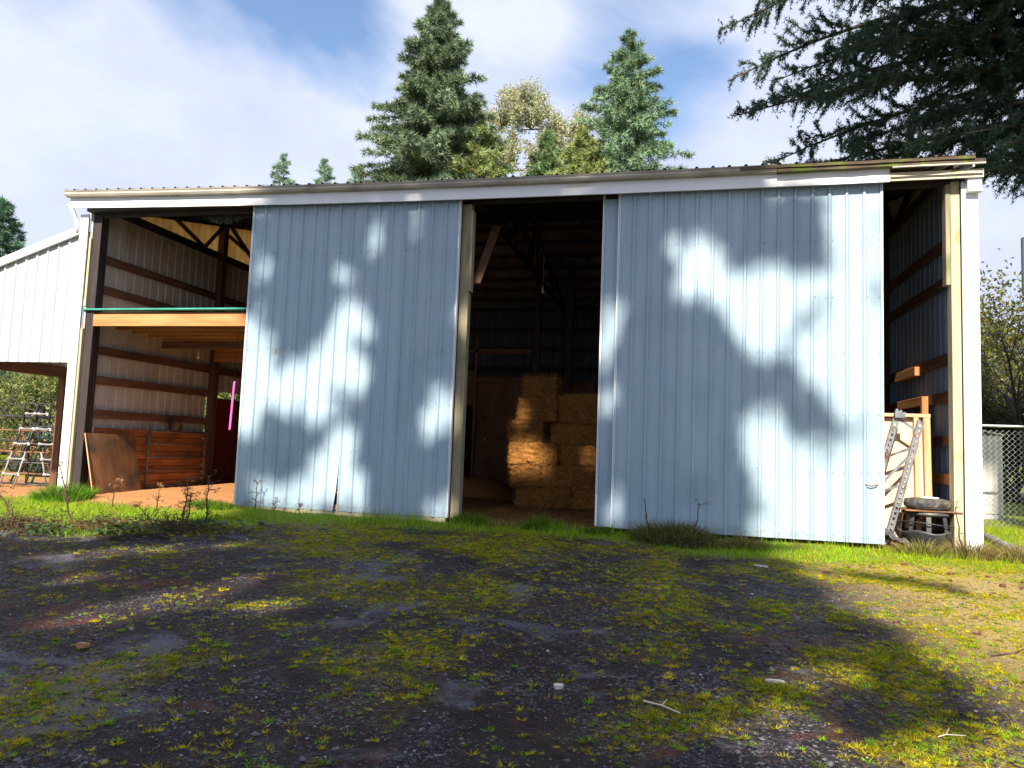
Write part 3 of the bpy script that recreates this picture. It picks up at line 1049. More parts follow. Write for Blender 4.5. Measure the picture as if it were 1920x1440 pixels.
for k in range(3):
    x0 = -6.26 + k * 0.9144
    b = sheet((x0, 0.08, 2.33), (1, 0, 0), (0, 0, 1), (0, -1, 0), 0.9144 if k < 3 else 0.5, lambda x, x0=x0: lt_top(min(x0 + x, -3.5)) - 2.36, 5, 0.003, k + 200)
    b.build('metal_panel', 'white_siding', lt)
B(lambda b: b.bar((-6.35, 0.02, lt_top(-6.35) + 0.03), (-3.525, 0.02, lt_top(-3.525) + 0.03), 0.05, 0.14), 'rake_trim', 'white_trim', parent=lt)
for k in range(4):
    y0 = 0.0 + k * 0.66
    b = MB()
    b.bar((-6.4, y0 + 0.32, lt_top(-6.4) + 0.08), (-3.53, y0 + 0.32, lt_top(-3.53) + 0.08), 0.65, 0.012)
    b.build('roof_panel', 'roof_metal', lt)
b = MB()
b.box(-6.10, -6.02, 0.14, 2.62, 2.26, 2.50)
b.build('side_beam', 'dark_wood_y', lt)
for k in range(3):
    b = sheet((-6.14, 0.12 + k * 0.85, 2.30), (0, 1, 0), (0, 0, 1), (-1, 0, 0), 0.9144, 1.48, 3, 0.002, 300 + k)
    b.build('metal_panel', 'inner_siding', lt)
b = MB()
b.box(-6.12, -5.95, 2.50, 2.66, -0.45, 2.258)
b.build('post', 'dark_wood_z', lt)
b = MB()
b.box(-6.10, -3.55, 0.11, 0.15, 2.34, 2.52)
b.build('header', 'dark_wood_x', lt)

# ------------------------------------------------------------------ things in the left bay
def zat(x, y):
    return float(ground_z(np.array([x]), np.array([y]))[0])


# plywood sheet leaning on the kick boards
o = thing('plywood_sheet', 'stained square plywood sheet leaning on the orange kick boards', 'plywood', (-2.86, 0.72, zat(-2.86, .72) - 0.01))
b = MB()
n_ = 8
vs, fs = [], []
for j in range(n_ + 1):
    for i in range(n_ + 1):
        yy = -0.60 + 1.2 * i / n_
        zz = 1.06 * j / n_
        bow = 0.035 * math.sin(PI * i / n_)
        vs.append((-0.255 * j / n_ + bow * (0.4 + 0.6 * j / n_), yy, zz + 0.02 * (1 - i / n_)))
for j in range(n_):
    for i in range(n_):
        k = j * (n_ + 1) + i
        fs.append((k, k + 1, k + n_ + 2, k + n_ + 1))
b.add(vs, fs)
po = b.build('sheet', 'plywood_dark', o, local=True)
sm = po.modifiers.new('solid', 'SOLIDIFY')
sm.thickness = 0.018
b = MB()
b.bar((0.012, -0.612, 0.01), (-0.255, -0.612, 1.075), 0.02, 0.012, (0, 1, 0))
b.build('edge_strip', 'frame_pine', o, local=True)

# tube gate hung flat against the boards
g = thing('tube_gate', 'grey tubular stall gate standing flat against the orange planks', 'gate', (-3.10, 2.6, 0.05))
b = MB()
b.tube([(0, -0.88, 0.0), (0, -0.88, 1.14)], 0.022, 8)
b.tube([(0, 0.90, 0.0), (0, 0.90, 1.14)], 0.022, 8)
b.build('upright', 'gate_grey', g, local=True, smooth=True)
for z in (0.03, 0.34, 0.60, 0.87, 1.12):
    b = MB()
    b.tube([(0, -0.86, z), (0.0, 0.0, z - 0.012), (0, 0.88, z)], 0.017, 8)
    b.build('rail', 'gate_grey', g, local=True, smooth=True)

# black tub wedged above the planks
o = thing('rubber_tub', 'black rubber tub hung above the top plank', 'tub', (-3.08, 2.45, 1.20))
b = MB()
b.lathe([(0.0, 0.0), (0.10, 0.0), (0.135, 0.16), (0.145, 0.165), (0.145, 0.18), (0.125, 0.18), (0.09, 0.02), (0.0, 0.02)], (0, 0, 0), 18)
b.build('bucket', 'black_plastic', o, local=True, smooth=True)
b = MB()
b.tube([(0, -0.13, 0.17), (0, -0.07, 0.24), (0, 0.07, 0.24), (0, 0.13, 0.17)], 0.006, 5)
b.build('bail', 'dark_steel', o, local=True)

# pink twisted rope
o = thing('lead_rope', 'bright pink twisted rope hanging beside the left sliding door', 'rope', (-0.88, 1.05, 1.24))
b = MB()
for s in range(3):
    pts = []
    for i in range(90):
        t_ = i / 89
        a = t_ * 60 + s * 2 * PI / 3
        pts.append((0.010 * math.cos(a) + 0.03 * t_, 0.010 * math.sin(a), t_ * 0.88))
    b.tube(pts, 0.013, 5)
b.build('strands', 'pink_rope', o, local=True, smooth=True)
b = MB()
b.tube([(0.03, 0, 0.88), (0.035, 0, 1.77)], 0.004, 5)
b.build('cord', 'dark_steel', o, local=True)

# sagging chain across the opening
b = MB()
for i in range(34):
    t_ = i / 33
    p = Vector((-3.05 + 1.55 * t_, 3.78, 1.10 - 0.28 * math.sin(PI * t_) + 0.12 * t_))
    a = (0.03, 0, 0.0)
    b.tube([p - Vector((0.022, 0, 0)), p + Vector((0.022, 0, 0))], 0.009, 5)
o = b.build('stall_chain', 'dark_steel', None)
tag(o, 'dark chain sagging across the stall opening beside the pink rope', 'chain')


def bulb(loc, drop, label):
    o = thing('light_bulb', label, 'light bulb', loc, group='bare bulbs')
    b = MB()
    b.lathe([(0.0, -0.10), (0.022, -0.093), (0.030, -0.07), (0.026, -0.045), (0.013, -0.02), (0.013, 0.0), (0, 0)], (0, 0, 0), 12)
    b.build('glass', 'glass_bulb', o, local=True, smooth=True)
    b = MB()
    b.lathe([(0.0, 0.045), (0.018, 0.04), (0.02, 0.0), (0.0, 0.0)], (0, 0, 0), 10)
    b.tube([(0, 0, 0.04), (0, 0, drop)], 0.004, 5)
    b.build('socket', 'white_plastic', o, local=True, smooth=True)


bulb((-2.55, 2.3, 2.78), 0.22, 'bare bulb under the loft joists in the left bay')
bulb((4.35, 3.6, 4.35), 0.8, 'bare bulb hanging high inside the middle bay')

# ------------------------------------------------------------------ hay in the middle bay
import bmesh


def straw_cards(P, D, Nn, length, width, cols):
    """Thin triangles: P base points, D directions, Nn a side reference."""
    S = np.cross(D, Nn)
    S /= (np.linalg.norm(S, axis=1, keepdims=True) + 1e-9)
    V_ = np.stack([P - S * width[:, None] / 2, P + S * width[:, None] / 2, P + D * length[:, None]], 1).reshape(-1, 3)
    F_ = np.arange(len(V_)).reshape(-1, 3)
    return V_, F_, cols


BALES = [  # x0, x1, y0, y1, z0, z1
    (4.16, 5.18, 2.62, 3.15, 0.02, 0.40), (5.20, 6.25, 2.66, 3.2, 0.02, 0.41),
    (4.05, 4.60, 2.58, 3.6, 0.40, 0.81), (4.62, 5.72, 2.62, 3.15, 0.41, 0.80),
    (4.00, 4.92, 2.56, 3.10, 0.81, 1.22), (4.96, 6.02, 2.66, 3.2, 0.80, 1.19),
    (3.97, 4.62, 2.60, 3.6, 1.22, 1.62), (4.75, 5.85, 2.78, 3.3, 1.19, 1.60),
    (4.12, 4.86, 2.64, 3.5, 1.62, 2.05), (4.90, 5.95, 2.74, 3.3, 1.60, 2.15),
    (4.20, 4.84, 2.72, 3.6, 2.05, 2.47),
    (4.9, 6.0, 3.32, 3.9, 0.02, 0.42), (4.9, 6.0, 3.32, 3.9, 0.42, 0.84), (4.9, 6.0, 3.34, 3.9, 0.84, 1.27), (4.9, 6.0, 3.34, 3.9, 1.27, 1.7),
]
BL = ['bottom hay bale at the left foot of the stack', 'bottom hay bale half hidden by the sliding door',
      'end-on hay bale in the second layer, left side', 'hay bale in the second layer beside the sliding door',
      'brightly sunlit hay bale at the left edge, third layer', 'hay bale in the third layer beside the sliding door',
      'ragged hay bale above the sunlit one, fourth layer', 'recessed shady hay bale in the fourth layer',
      'hay bale just below the topmost one', 'upper hay bale on the right side of the stack',
      'topmost single hay bale on the stack', 'hay bale at the back of the stack, on the floor', 'hay bale at the back of the stack, second up',
      'hay bale at the back of the stack, third up', 'hay bale at the back of the stack, topmost there']
for bi, (x0, x1, y0, y1, z0, z1) in enumerate(BALES):
    sx, sy, sz = x1 - x0, y1 - y0, z1 - z0
    root = thing('hay_bale', BL[bi], 'hay bale', ((x0 + x1) / 2, (y0 + y1) / 2, z0), random.uniform(-0.03, 0.03), 'bales in the hay stack')
    bm = bmesh.new()
    bmesh.ops.create_cube(bm, size=1.0)
    bmesh.ops.subdivide_edges(bm, edges=bm.edges[:], cuts=17, use_grid_fill=True)
    for v in bm.verts:
        c = v.co
        q = Vector((c.x * sx, c.y * sy, c.z * sz))
        # rounded box
        r_ = 0.045
        inner = Vector((max(-sx / 2 + r_, min(sx / 2 - r_, q.x)), max(-sy / 2 + r_, min(sy / 2 - r_, q.y)), max(-sz / 2 + r_, min(sz / 2 - r_, q.z))))
        d = q - inner
        if d.length > 1e-6:
            q = inner + d.normalized() * min(d.length, r_)
        nn = (q.normalized() if q.length else Vector((0, 0, 1)))
        q += nn * (0.03 * mnoise.noise(q * 4.5 + Vector((bi * 9, 0, 0))) + 0.05 * mnoise.noise(Vector((q.x * 9, q.y * 9, q.z * 24)) + Vector((bi * 5, 3, 0))) + 0.022 * mnoise.noise(q * 34))
        # waisted where the twine pulls in
        for tw in (-0.22, 0.22):
            a = (q.x if sx > sy else q.y) - tw
            q *= 1 - 0.05 * math.exp(-(a / 0.03) ** 2)
        v.co = q + Vector((0, 0, sz / 2))
    me = bpy.data.meshes.new('bale_body')
    bm.to_mesh(me)
    bm.free()
    me.polygons.foreach_set('use_smooth', [True] * len(me.polygons))
    me.materials.append(MATS['hay'])
    ob = bpy.data.objects.new('bale_body', me)
    COL.objects.link(ob)
    ob.parent = root
    b = MB()
    for tw in (-0.22, 0.22):
        h2 = sz / 2 - 0.004
        if sx > sy:
            y2 = sy / 2 - 0.006
            b.tube([(tw, -y2, 0.03), (tw, -y2, sz - .03), (tw, -y2 + .03, sz), (tw, y2 - .03, sz), (tw, y2, sz - .03), (tw, y2, 0.03)], 0.004, 4)
        else:
            x2 = sx / 2 - 0.006
            b.tube([(-x2, tw, 0.03), (-x2, tw, sz - .03), (-x2 + .03, tw, sz), (x2 - .03, tw, sz), (x2, tw, sz - .03), (x2, tw, 0.03)], 0.004, 4)
    b.build('twine', 'twine', root, local=True)
    # loose straw sticking out of the front, left side and top
    n_ = 2200 if bi < 11 else 200
    f_ = rng.integers(0, 4, n_)
    a_, c_ = rng.uniform(-0.5, 0.5, n_), rng.uniform(-0.5, 0.5, n_)
    P = np.stack([np.where(f_ == 1, -0.49 * sx, a_ * sx), np.where(f_ == 1, a_ * sy, np.where(f_ == 2, c_ * sy, -0.49 * sy)), np.where(f_ == 2, sz * 0.97, (c_ + 0.5) * sz)], 1)
    Nn = np.where((f_ == 1)[:, None], [-1, 0, 0], np.where((f_ == 2)[:, None], [0, 0, 1], [0, -1, 0])).astype(float)
    D = rng.normal(0, 1, (n_, 3)) + Nn * 0.35
    D /= np.linalg.norm(D, axis=1, keepdims=True)
    base = np.array([0.52, 0.25, 0.055]) * rng.uniform(0.25, 1.3, (n_, 1))
    V_, F_, C_ = straw_cards(P, D, Nn + 0.3 * rng.normal(0, 1, (n_, 3)), rng.uniform(0.05, 0.17, n_), rng.uniform(0.004, 0.008, n_), base)
    so = fast_mesh('loose_straw', V_, F_, 'straw', None, C_)
    so.parent = root
    tag(so, kind='stuff')

# heap of old hay on the floor behind, dark in the shade
b = MB()
vs, fs = [], []
for j in range(15):
    for i in range(21):
        x, y = 0.9 + i * 0.16, 4.6 + j * 0.16
        h = 0.42 * math.exp(-(((x - 2.2) / 1.3) ** 2) ** 2) * math.exp(-(((y - 5.6) / 0.85) ** 2) ** 2) + 0.07 * mnoise.noise(Vector((x * 3, y * 3, 4)))
        vs.append((x, y, h - 0.06))
for j in range(14):
    for i in range(20):
        k = j * 21 + i
        fs.append((k, k + 1, k + 22, k + 21))
b.add(vs, fs)
o = b.build('hay_heap', 'hay', None, smooth=True)
tag(o, 'low dark heap of loose hay left of the stacked bales', 'hay heap')
# red fuel can standing on the heap
o = thing('fuel_can', 'small red plastic can on the heap by the dark doorway', 'can', (1.55, 5.55, 0.37))
b = MB()
b.box(-0.17, 0.17, -0.10, 0.10, 0, 0.20)
b.build('body', 'red_plastic', o, local=True, bevel=0.03)
b = MB()
b.tube([(-0.09, 0, 0.20), (-0.08, 0, 0.25), (0.06, 0, 0.25), (0.08, 0, 0.20)], 0.015, 6)
b.build('handle', 'red_plastic', o, local=True, smooth=True)
b = MB()
b.lathe([(0.03, 0.0), (0.03, 0.04), (0, 0.04)], (0.13, 0, 0.2), 10)
b.build('cap', 'black_plastic', o, local=True)
# loop of pale cord hanging in the doorway
b = MB()
b.tube([(1.0 + 0.07 * math.cos(a), YP - 0.10, 1.72 + 0.14 * math.sin(a)) for a in np.linspace(0.5, 6.2, 18)] + [(1.12, YP - 0.10, 1.95)], 0.006, 5)
o = b.build('cord_loop', 'twine', None)
tag(o, 'loop of pale cord hanging in the dark inner doorway', 'cord')

# ------------------------------------------------------------------ right bay: framed panel, rack, tyre, tub, plastic
o = thing('framed_panel', 'pale plywood panel with pine frame standing behind the steel rack', 'panel', (10.12, 0.66, -0.02), rot=(R(-3), 0, 0))
b = MB()
b.box(-0.50, 0.46, 0.05, 0.065, 0.03, 1.78)
b.build('plywood', 'plywood_pale', o, local=True)
for (x0, x1, z0, z1) in ((-0.52, -0.43, 0.0, 1.79), (0.425, 0.515, 0.0, 1.79), (0.30, 0.365, 0.04, 1.79), (-0.26, -0.20, 0.04, 1.79)):
    b = MB()
    b.box(x0, x1, -0.035, 0.048, z0, z1)
    b.build('frame_stud', 'frame_pine', o, local=True, bevel=0.003)
b = MB()
b.box(-0.53, 0.52, -0.038, 0.066, 1.792, 1.84)
b.build('frame_rail', 'frame_pine', o, local=True, bevel=0.003)

rk = thing('rack_upright', 'perforated grey steel rack upright leaning against the pale panel', 'rack', (9.62, 0.36, -0.04))
def perf_post(p, q, nm):
    """Channel post with real punched slots: two strips with bridges."""
    p, q = Vector(p), Vector(q)
    d = (q - p)
    L = d.length
    d.normalize()
    a = d.cross(Vector((0, 1, 0))).normalized()
    b = MB()
    for s in (-1, 1):
        b.bar(p + a * 0.026 * s, q + a * 0.026 * s, 0.022, 0.010, (0, 1, 0))
        b.bar(p + a * 0.040 * s + Vector((0, 0.025, 0)), q + a * 0.040 * s + Vector((0, 0.025, 0)), 0.004, 0.05, (0, 1, 0))
    n_ = int(L / 0.075)
    for i in range(n_):
        c = p + d * (i + 0.5) * L / n_
        b.bar(c - d * 0.020, c + d * 0.020, 0.034, 0.009, (0, 1, 0))
    return b.build(nm, 'rack_steel', rk, local=True)


perf_post((0.0, 0.0, 0.0), (0.545, 0.12, 1.90), 'upright_post')
perf_post((0.33, -0.02, 0.0), (0.825, 0.10, 1.75), 'upright_post')
for (a, c) in (((0.52, 0.13, 1.78), (0.78, 0.12, 1.60)), ((0.36, 0.10, 1.22), (0.70, 0.10, 1.36)), ((0.24, 0.06, 0.78), (0.69, 0.09, 1.28)), ((0.22, 0.05, 0.70), (0.56, 0.07, 0.84))):
    b = MB()
    b.bar(a, c, 0.034, 0.022, (0, 1, 0))
    b.build('brace', 'rack_steel', rk, local=True)
b = MB()
b.box(0.47, 0.61, 0.05, 0.10, 1.78, 1.86)
b.build('foot_plate', 'rack_steel', rk, local=True)

def tread(r_, z, a):
    if r_ > 0.255:
        k_ = 0.008 if (int(a / (2 * PI) * 48 + (1 if z > 0.06 else 0)) % 2) else -0.006
        return r_ + k_, z + 0.004 * math.sin(a * 7)
    return r_, z


o = thing('plastic_tub', 'black plastic tub with cut-out sides under the old tyre', 'tub', (10.47, 0.34, -0.10))
b = MB()
b.lathe([(0.0, 0.0), (0.30, 0.0), (0.345, 0.25), (0.36, 0.27), (0.36, 0.295), (0.335, 0.29), (0.29, 0.03), (0.0, 0.03)], (0, 0, 0), 32,
        wob=lambda r_, z, a: (r_ * (1 + 0.02 * math.sin(3 * a)), z + (0.018 * math.sin(5 * a) if z > 0.1 else 0)))
b.build('body', 'black_plastic', o, local=True, smooth=True)
for i in range(9):
    a = i * 2 * PI / 9 + 0.3
    b = MB()
    ca, sa = math.cos(a), math.sin(a)
    b.bar((0.335 * ca, 0.335 * sa, 0.27), (0.29 * ca, 0.29 * sa, 0.53), 0.055, 0.012, (ca, sa, 0))
    b.build('strap', 'black_plastic', o, local=True)
b = MB()
b.lathe([(0.275, 0.52), (0.315, 0.50), (0.325, 0.54), (0.275, 0.56)], (0, 0, 0), 32, closed=True)
b.build('rim', 'black_plastic', o, local=True, smooth=True)
b = MB()
b.tube([((0.37 + 0.01 * math.sin(5 * a)) * math.cos(a), (0.37 + 0.01 * math.sin(3 * a)) * math.sin(a), 0.40 + 0.02 * math.sin(a * 2)) for a in np.linspace(0, 2 * PI, 40)], 0.009, 6)
b.build('hoop', 'dark_steel', o, local=True, smooth=True)
o = tag(MB().box(10.12, 10.82, 0.04, 0.64, 0.463, 0.478).build('cover_board', 'plywood_dark', None), 'thin weathered board lying between the tub and the tyre', 'board')
o = thing('old_tyre', 'worn black tyre lying flat on top of the tub', 'tyre', (10.47, 0.34, 0.481))
b = MB()
b.lathe([(0.13, 0.015), (0.20, 0.0), (0.262, 0.015), (0.282, 0.05), (0.282, 0.09), (0.262, 0.135), (0.20, 0.15), (0.13, 0.135), (0.115, 0.12), (0.115, 0.03)], (0, 0, 0), 48, wob=tread, closed=True)
b.build('tread', 'rubber', o, local=True, smooth=False)
o = MB().add([(10.36, 0.20, 0.640), (10.54, 0.14, 0.636), (10.62, 0.32, 0.642), (10.43, 0.40, 0.650), (10.36, 0.20, 0.645), (10.54, 0.14, 0.641), (10.62, 0.32, 0.647), (10.43, 0.40, 0.655)],
             [(0, 3, 2, 1), (4, 5, 6, 7), (0, 1, 5, 4), (1, 2, 6, 5), (2, 3, 7, 6), (3, 0, 4, 7)]).build('paper_sheet', 'paper_white', None)
tag(o, 'square white sheet lying on the old tyre', 'paper')
# crumpled black plastic by the door foot
b = MB()
vs, fs = [], []
for j in range(10):
    for i in range(26):
        u_, v_ = i / 25, j / 9
        x = 9.86 + 0.50 * u_ + 0.05 * mnoise.noise(Vector((u_ * 6, v_ * 4, 1)))
        y = 0.30 - 0.55 * u_ + 0.22 * v_ * (1 - 0.5 * u_)
        z = 0.33 * (1 - u_) ** 1.3 * (1 - abs(v_ - 0.4)) + 0.05 * mnoise.noise(Vector((u_ * 9, v_ * 6, 5))) - 0.06
        vs.append((x, y, z))
for j in range(9):
    for i in range(25):
        k = j * 26 + i
        fs.append((k, k + 1, k + 27, k + 26))
b.add(vs, fs)
o = b.build('plastic_sheeting', 'black_plastic', None)
sm = o.modifiers.new('solid', 'SOLIDIFY')
sm.thickness = 0.006
tag(o, 'crumpled black plastic sheeting on the grass by the right door', 'plastic sheet')

# drain pipe, pale sack and blue scrap outside the right corner
b = MB()
pts = [(11.95, 2.9), (11.83, 2.2), (11.70, 1.5), (11.60, 0.8), (11.56, 0.2), (11.62, -0.3), (11.85, -0.7)]
path, rad = [], []
for i in range(len(pts) - 1):
    for t_ in np.linspace(0, 1, 14, endpoint=False):
        x = pts[i][0] * (1 - t_) + pts[i + 1][0] * t_
        y = pts[i][1] * (1 - t_) + pts[i + 1][1] * t_
        path.append((x, y, zat(x, y) + 0.055))
        rad.append(0.062 if len(path) % 2 else 0.052)
b.tube(path, rad, 12)
o = b.build('drain_pipe', 'grey_pipe', None, smooth=False)
tag(o, 'grey corrugated drain pipe curving over the grass by the fence', 'pipe')
b = MB()
b.lathe([(0.0, 0.0), (0.20, 0.0), (0.24, 0.05), (0.18, 0.11), (0.0, 0.13)], (11.78, 0.05, zat(11.78, .05)), 18, wob=lambda r_, z, a: (r_ * (1 + 0.2 * math.sin(3 * a + z * 20)), z * (1 + 0.2 * math.sin(5 * a))))
o = b.build('white_sack', 'paper_white', None, smooth=True)
tag(o, 'pale flattened sack lying beside the drain pipe', 'sack')
b = MB()
vs = []
fs = []
for j in range(6):
    for i in range(8):
        vs.append((11.32 + i * 0.03 + 0.01 * j, -0.66 + j * 0.035, zat(11.4, -.6) + 0.035 + 0.03 * mnoise.noise(Vector((i * .7, j * .7, 2)))))
for j in range(5):
    for i in range(7):
        k = j * 8 + i
        fs.append((k, k + 1, k + 9, k + 8))
b.add(vs, fs)
o = b.build('tarp_scrap', 'blue_tarp', None)
tag(o, 'scrap of bright blue tarp on the grass at the right edge', 'tarp')

# ------------------------------------------------------------------ chain-link fence and cabinet behind it
fe = thing('chain_link_fence', 'galvanised chain-link fence to the right of the barn', 'fence', (13.4, 4.5, -0.05))
b = MB()
b.tube([(-1.9, 0, 1.90), (2.9, 0, 1.90)], 0.024, 8)
b.build('top_rail', 'galvanised', fe, local=True, smooth=True)
for x in (-1.9, 0.75, 2.9):
    b = MB()
    b.tube([(x, 0.03, -0.3), (x, 0.03, 1.93)], 0.03, 8)
    b.build('fence_post', 'galvanised', fe, local=True, smooth=True)
W_ = 0.10
wv, wf = [], []
b = MB()
nd_ = int(4.8 / W_)
for i in range(nd_):
    for s in (-1, 1):
        b.tube([(-1.9 + i * W_ + s * (W_ / 2 if j % 2 else 0), 0.004 * s, 0.02 + j * W_ / 2) for j in range(int(1.88 / W_ * 2))], 0.0036, 3, cap=False)
o = b.build('wire_mesh', 'galvanised', fe, local=True)
tag(o, kind='stuff')

cb = thing('utility_cabinet', 'pale boxy cabinet with thin pitched lid behind the fence', 'cabinet', (13.25, 6.3, 0.0))
b = MB()
b.box(-0.6, 0.30, -0.3, 0.3, 0.12, 1.72)
b.build('body', 'cabinet_paint', cb, local=True, bevel=0.01)
b = MB()
b.add([(-0.66, -0.36, 1.92), (0.34, -0.36, 1.722), (0.34, 0.36, 1.722), (-0.66, 0.36, 1.92), (-0.66, -0.36, 1.95), (0.34, -0.36, 1.745), (0.34, 0.36, 1.745), (-0.66, 0.36, 1.95)],
      [(0, 3, 2, 1), (4, 5, 6, 7), (0, 1, 5, 4), (1, 2, 6, 5), (2, 3, 7, 6), (3, 0, 4, 7)])
b.build('lid', 'beige_paint', cb, local=True)
b = MB()
b.box(-0.58, 0.28, -0.28, 0.28, -0.2, 0.118)
b.build('plinth', 'stone_pale', cb, local=True)

# framed panel on a post at the far right edge
sg = thing('post_panel', 'beige framed panel on a post at the far right edge', 'panel', (13.31, 3.3, 0.0))
b = MB()
b.box(-0.05, 0.05, -0.05, 0.05, -0.3, 4.1)
b.build('post', 'beige_paint', sg, local=True)
b = MB()
b.box(-0.42, -0.34, -0.04, 0.04, 4.1, 5.1).box(0.34, 0.42, -0.04, 0.04, 4.1, 5.1).box(-0.34, 0.34, -0.04, 0.04, 5.02, 5.1).box(-0.34, 0.34, -0.04, 0.04, 4.1, 4.18)
b.build('frame', 'beige_paint', sg, local=True)
b = MB()
b.box(-0.34, 0.34, -0.01, 0.01, 4.18, 5.02)
b.build('board', 'dark_steel', sg, local=True)

# ------------------------------------------------------------------ behind the lean-to: livestock panels, pool ladder
def stock_panel(name, label, loc, rz, L, H, n_rails, material, alt=None, tilt=0.0):
    t_ = thing(name, label, 'livestock panel', loc, group='livestock panels')
    t_.rotation_euler = (tilt, 0, rz)
    b = MB()
    rr = 0.12
    pts = [(0, 0, 0), (0, 0, H - rr), (rr * .3, 0, H - rr * .3), (rr, 0, H), (L - rr, 0, H), (L - rr * .3, 0, H - rr * .3), (L, 0, H - rr), (L, 0, 0)]
    b.tube(pts, 0.024, 8)
    b.build('frame_tube', material, t_, local=True, smooth=True)
    for k in range(n_rails):
        z = 0.12 + k * (H - 0.2) / n_rails
        b = MB()
        b.tube([(0, 0, z), (L, 0, z)], 0.026, 6)
        b.build('rail', (alt if alt and k % 2 else material), t_, local=True, smooth=True)
    return t_


stock_panel('stock_panel', 'black and rusty tubular livestock panel behind the pool ladder', (-9.4, 3.35, -0.28), 0.0, 2.85, 1.68, 6, 'dark_steel', 'rust_steel')
stock_panel('stock_panel', 'second dark livestock panel leaning just behind the first', (-8.0, 3.75, -0.28), 0.0, 1.55, 1.45, 7, 'dark_steel')
gp = stock_panel('stock_panel', 'dark green tubular panel leaning at a slant behind the ladder', (-8.35, 3.62, -0.30), 0.0, 0.55, 1.6, 1, 'green_paint')
gp.rotation_euler = (0, R(20), 0)
gp2 = stock_panel('stock_panel', 'dark green tubular panel leaning beside the other green one', (-8.22, 3.60, -0.30), 0.0, 0.30, 1.58, 1, 'green_paint')
gp2.rotation_euler = (0, R(19), 0)

ld = thing('pool_ladder', 'a-frame pool ladder with white steps standing by the lean-to', 'ladder', (-7.0, 3.0, -0.19))
def ladder_side(xt, xb, nm, y_t, y_b, step):
    sd = MB()
    w_t, w_b = 0.165, 0.20
    def rail(s):
        return [(xb + s * w_b, y_b, 0.0), (xt + s * w_t, y_t, 1.45)]
    pts = [rail(-1)[0], rail(-1)[1], (xt - w_t, y_t, 1.82), (xt - w_t + 0.04, y_t, 1.88), (xt + w_t - 0.04, y_t, 1.88), (xt + w_t, y_t, 1.82), rail(1)[1], rail(1)[0]]
    sd.tube(pts[1:7], 0.020, 8)
    fr = sd.build('handrail', 'dark_steel', ld, local=True, smooth=True)
    for s in (-1, 1):
        a, c = rail(s)
        mid = [a[i] * 0.45 + c[i] * 0.55 for i in range(3)]
        b = MB()
        b.tube([a, mid], 0.019, 8)
        b.build('lower_leg', 'step_grey', ld, local=True, smooth=True)
        b = MB()
        b.tube([mid, c], 0.020, 8)
        b.build('upper_leg', 'dark_steel', ld, local=True, smooth=True)
    for k in range(5):
        t_ = 0.20 + k * 0.235
        cx = xb + (xt - xb) * t_
        cy = y_b + (y_t - y_b) * t_
        ww = w_b + (w_t - w_b) * t_
        b = MB()
        b.box(cx - ww - 0.01, cx + ww + 0.01, cy - 0.06, cy + 0.05, 1.45 * t_ - 0.015, 1.45 * t_ + 0.015)
        b.build('step', 'step_grey', ld, local=True, bevel=0.006)
        for s in (-1, 1):
            b = MB()
            b.lathe([(0, -0.03), (0.034, -0.03), (0.034, 0.03), (0, 0.03)], (cx + s * ww, cy, 1.45 * t_), 8)
            b.build('step_clamp', 'white_plastic', ld, local=True)


ladder_side(-0.28, -0.46, 'a', 0.0, -0.28, 1)
ladder_side(0.06, 0.38, 'b', 0.02, 0.16, 1)

# ------------------------------------------------------------------ foliage generators
def fan_sprays(P, D, size, width, K, cols, spread=0.5, g=rng):
    """Needle sprays: K thin triangles fanned about direction D at each point P."""
    n_ = len(P)
    Pk = np.repeat(P, K, 0)
    Dk = np.repeat(D, K, 0) + g.normal(0, spread, (n_ * K, 3))
    Dk /= np.linalg.norm(Dk, axis=1, keepdims=True) + 1e-9
    Rn = g.normal(0, 1, (n_ * K, 3))
    S = np.cross(Dk, Rn)
    S /= np.linalg.norm(S, axis=1, keepdims=True) + 1e-9
    sz = np.repeat(size, K) * g.uniform(0.7, 1.2, n_ * K)
    wd = np.repeat(width, K)
    V_ = np.stack([Pk - S * wd[:, None] / 2, Pk + S * wd[:, None] / 2, Pk + Dk * sz[:, None]], 1).reshape(-1, 3)
    return V_, np.arange(n_ * K * 3).reshape(-1, 3), np.repeat(cols, K, 0) * g.uniform(0.8, 1.2, (n_ * K, 1))


def conifer_points(H, R0, h0, n_b, per, g, shape=0.8, droop=0.25, lift=0.35):
    """Points, directions and a per-bough tint for the sprays of a conifer of height H."""
    Ps, Ds, Ts = [], [], []
    for i in range(n_b):
        u_ = g.random() ** 0.85
        h = h0 + (H - h0) * u_
        f = (H - h) / (H - h0)
        L = (R0 * f ** shape + 0.12) * (0.36 + 0.84 * g.random() ** 0.8)
        az = g.uniform(0, 2 * PI)
        e = -0.12 + (lift + 0.12) * (1 - f) ** 1.2 + g.normal(0, 0.06)
        n_ = max(4, int(per * (0.4 + L)))
        t_ = g.random(n_) ** 0.65
        o_ = np.array([math.cos(az), math.sin(az), 0])
        s_ = np.array([-math.sin(az), math.cos(az), 0])
        lat = g.uniform(-1, 1, n_) * 0.27 * L * (1.08 - t_)
        z = h + L * (e * t_ - droop * t_ ** 2 * (0.5 + 0.5 * f)) - np.abs(lat) * 0.35 + g.normal(0, 0.05, n_)
        Ps.append(o_ * (L * t_)[:, None] + s_ * lat[:, None] + np.stack([np.zeros(n_), np.zeros(n_), z], 1))
        D = o_[None] * 0.8 + s_[None] * np.sign(lat)[:, None] * 0.7 + np.array([0, 0, e - 0.3])[None] + g.normal(0, 0.25, (n_, 3))
        Ds.append(D / np.linalg.norm(D, axis=1, keepdims=True))
        Ts.append(np.full(n_, g.uniform(0.7, 1.3)))
    return np.concatenate(Ps), np.concatenate(Ds), np.concatenate(Ts)


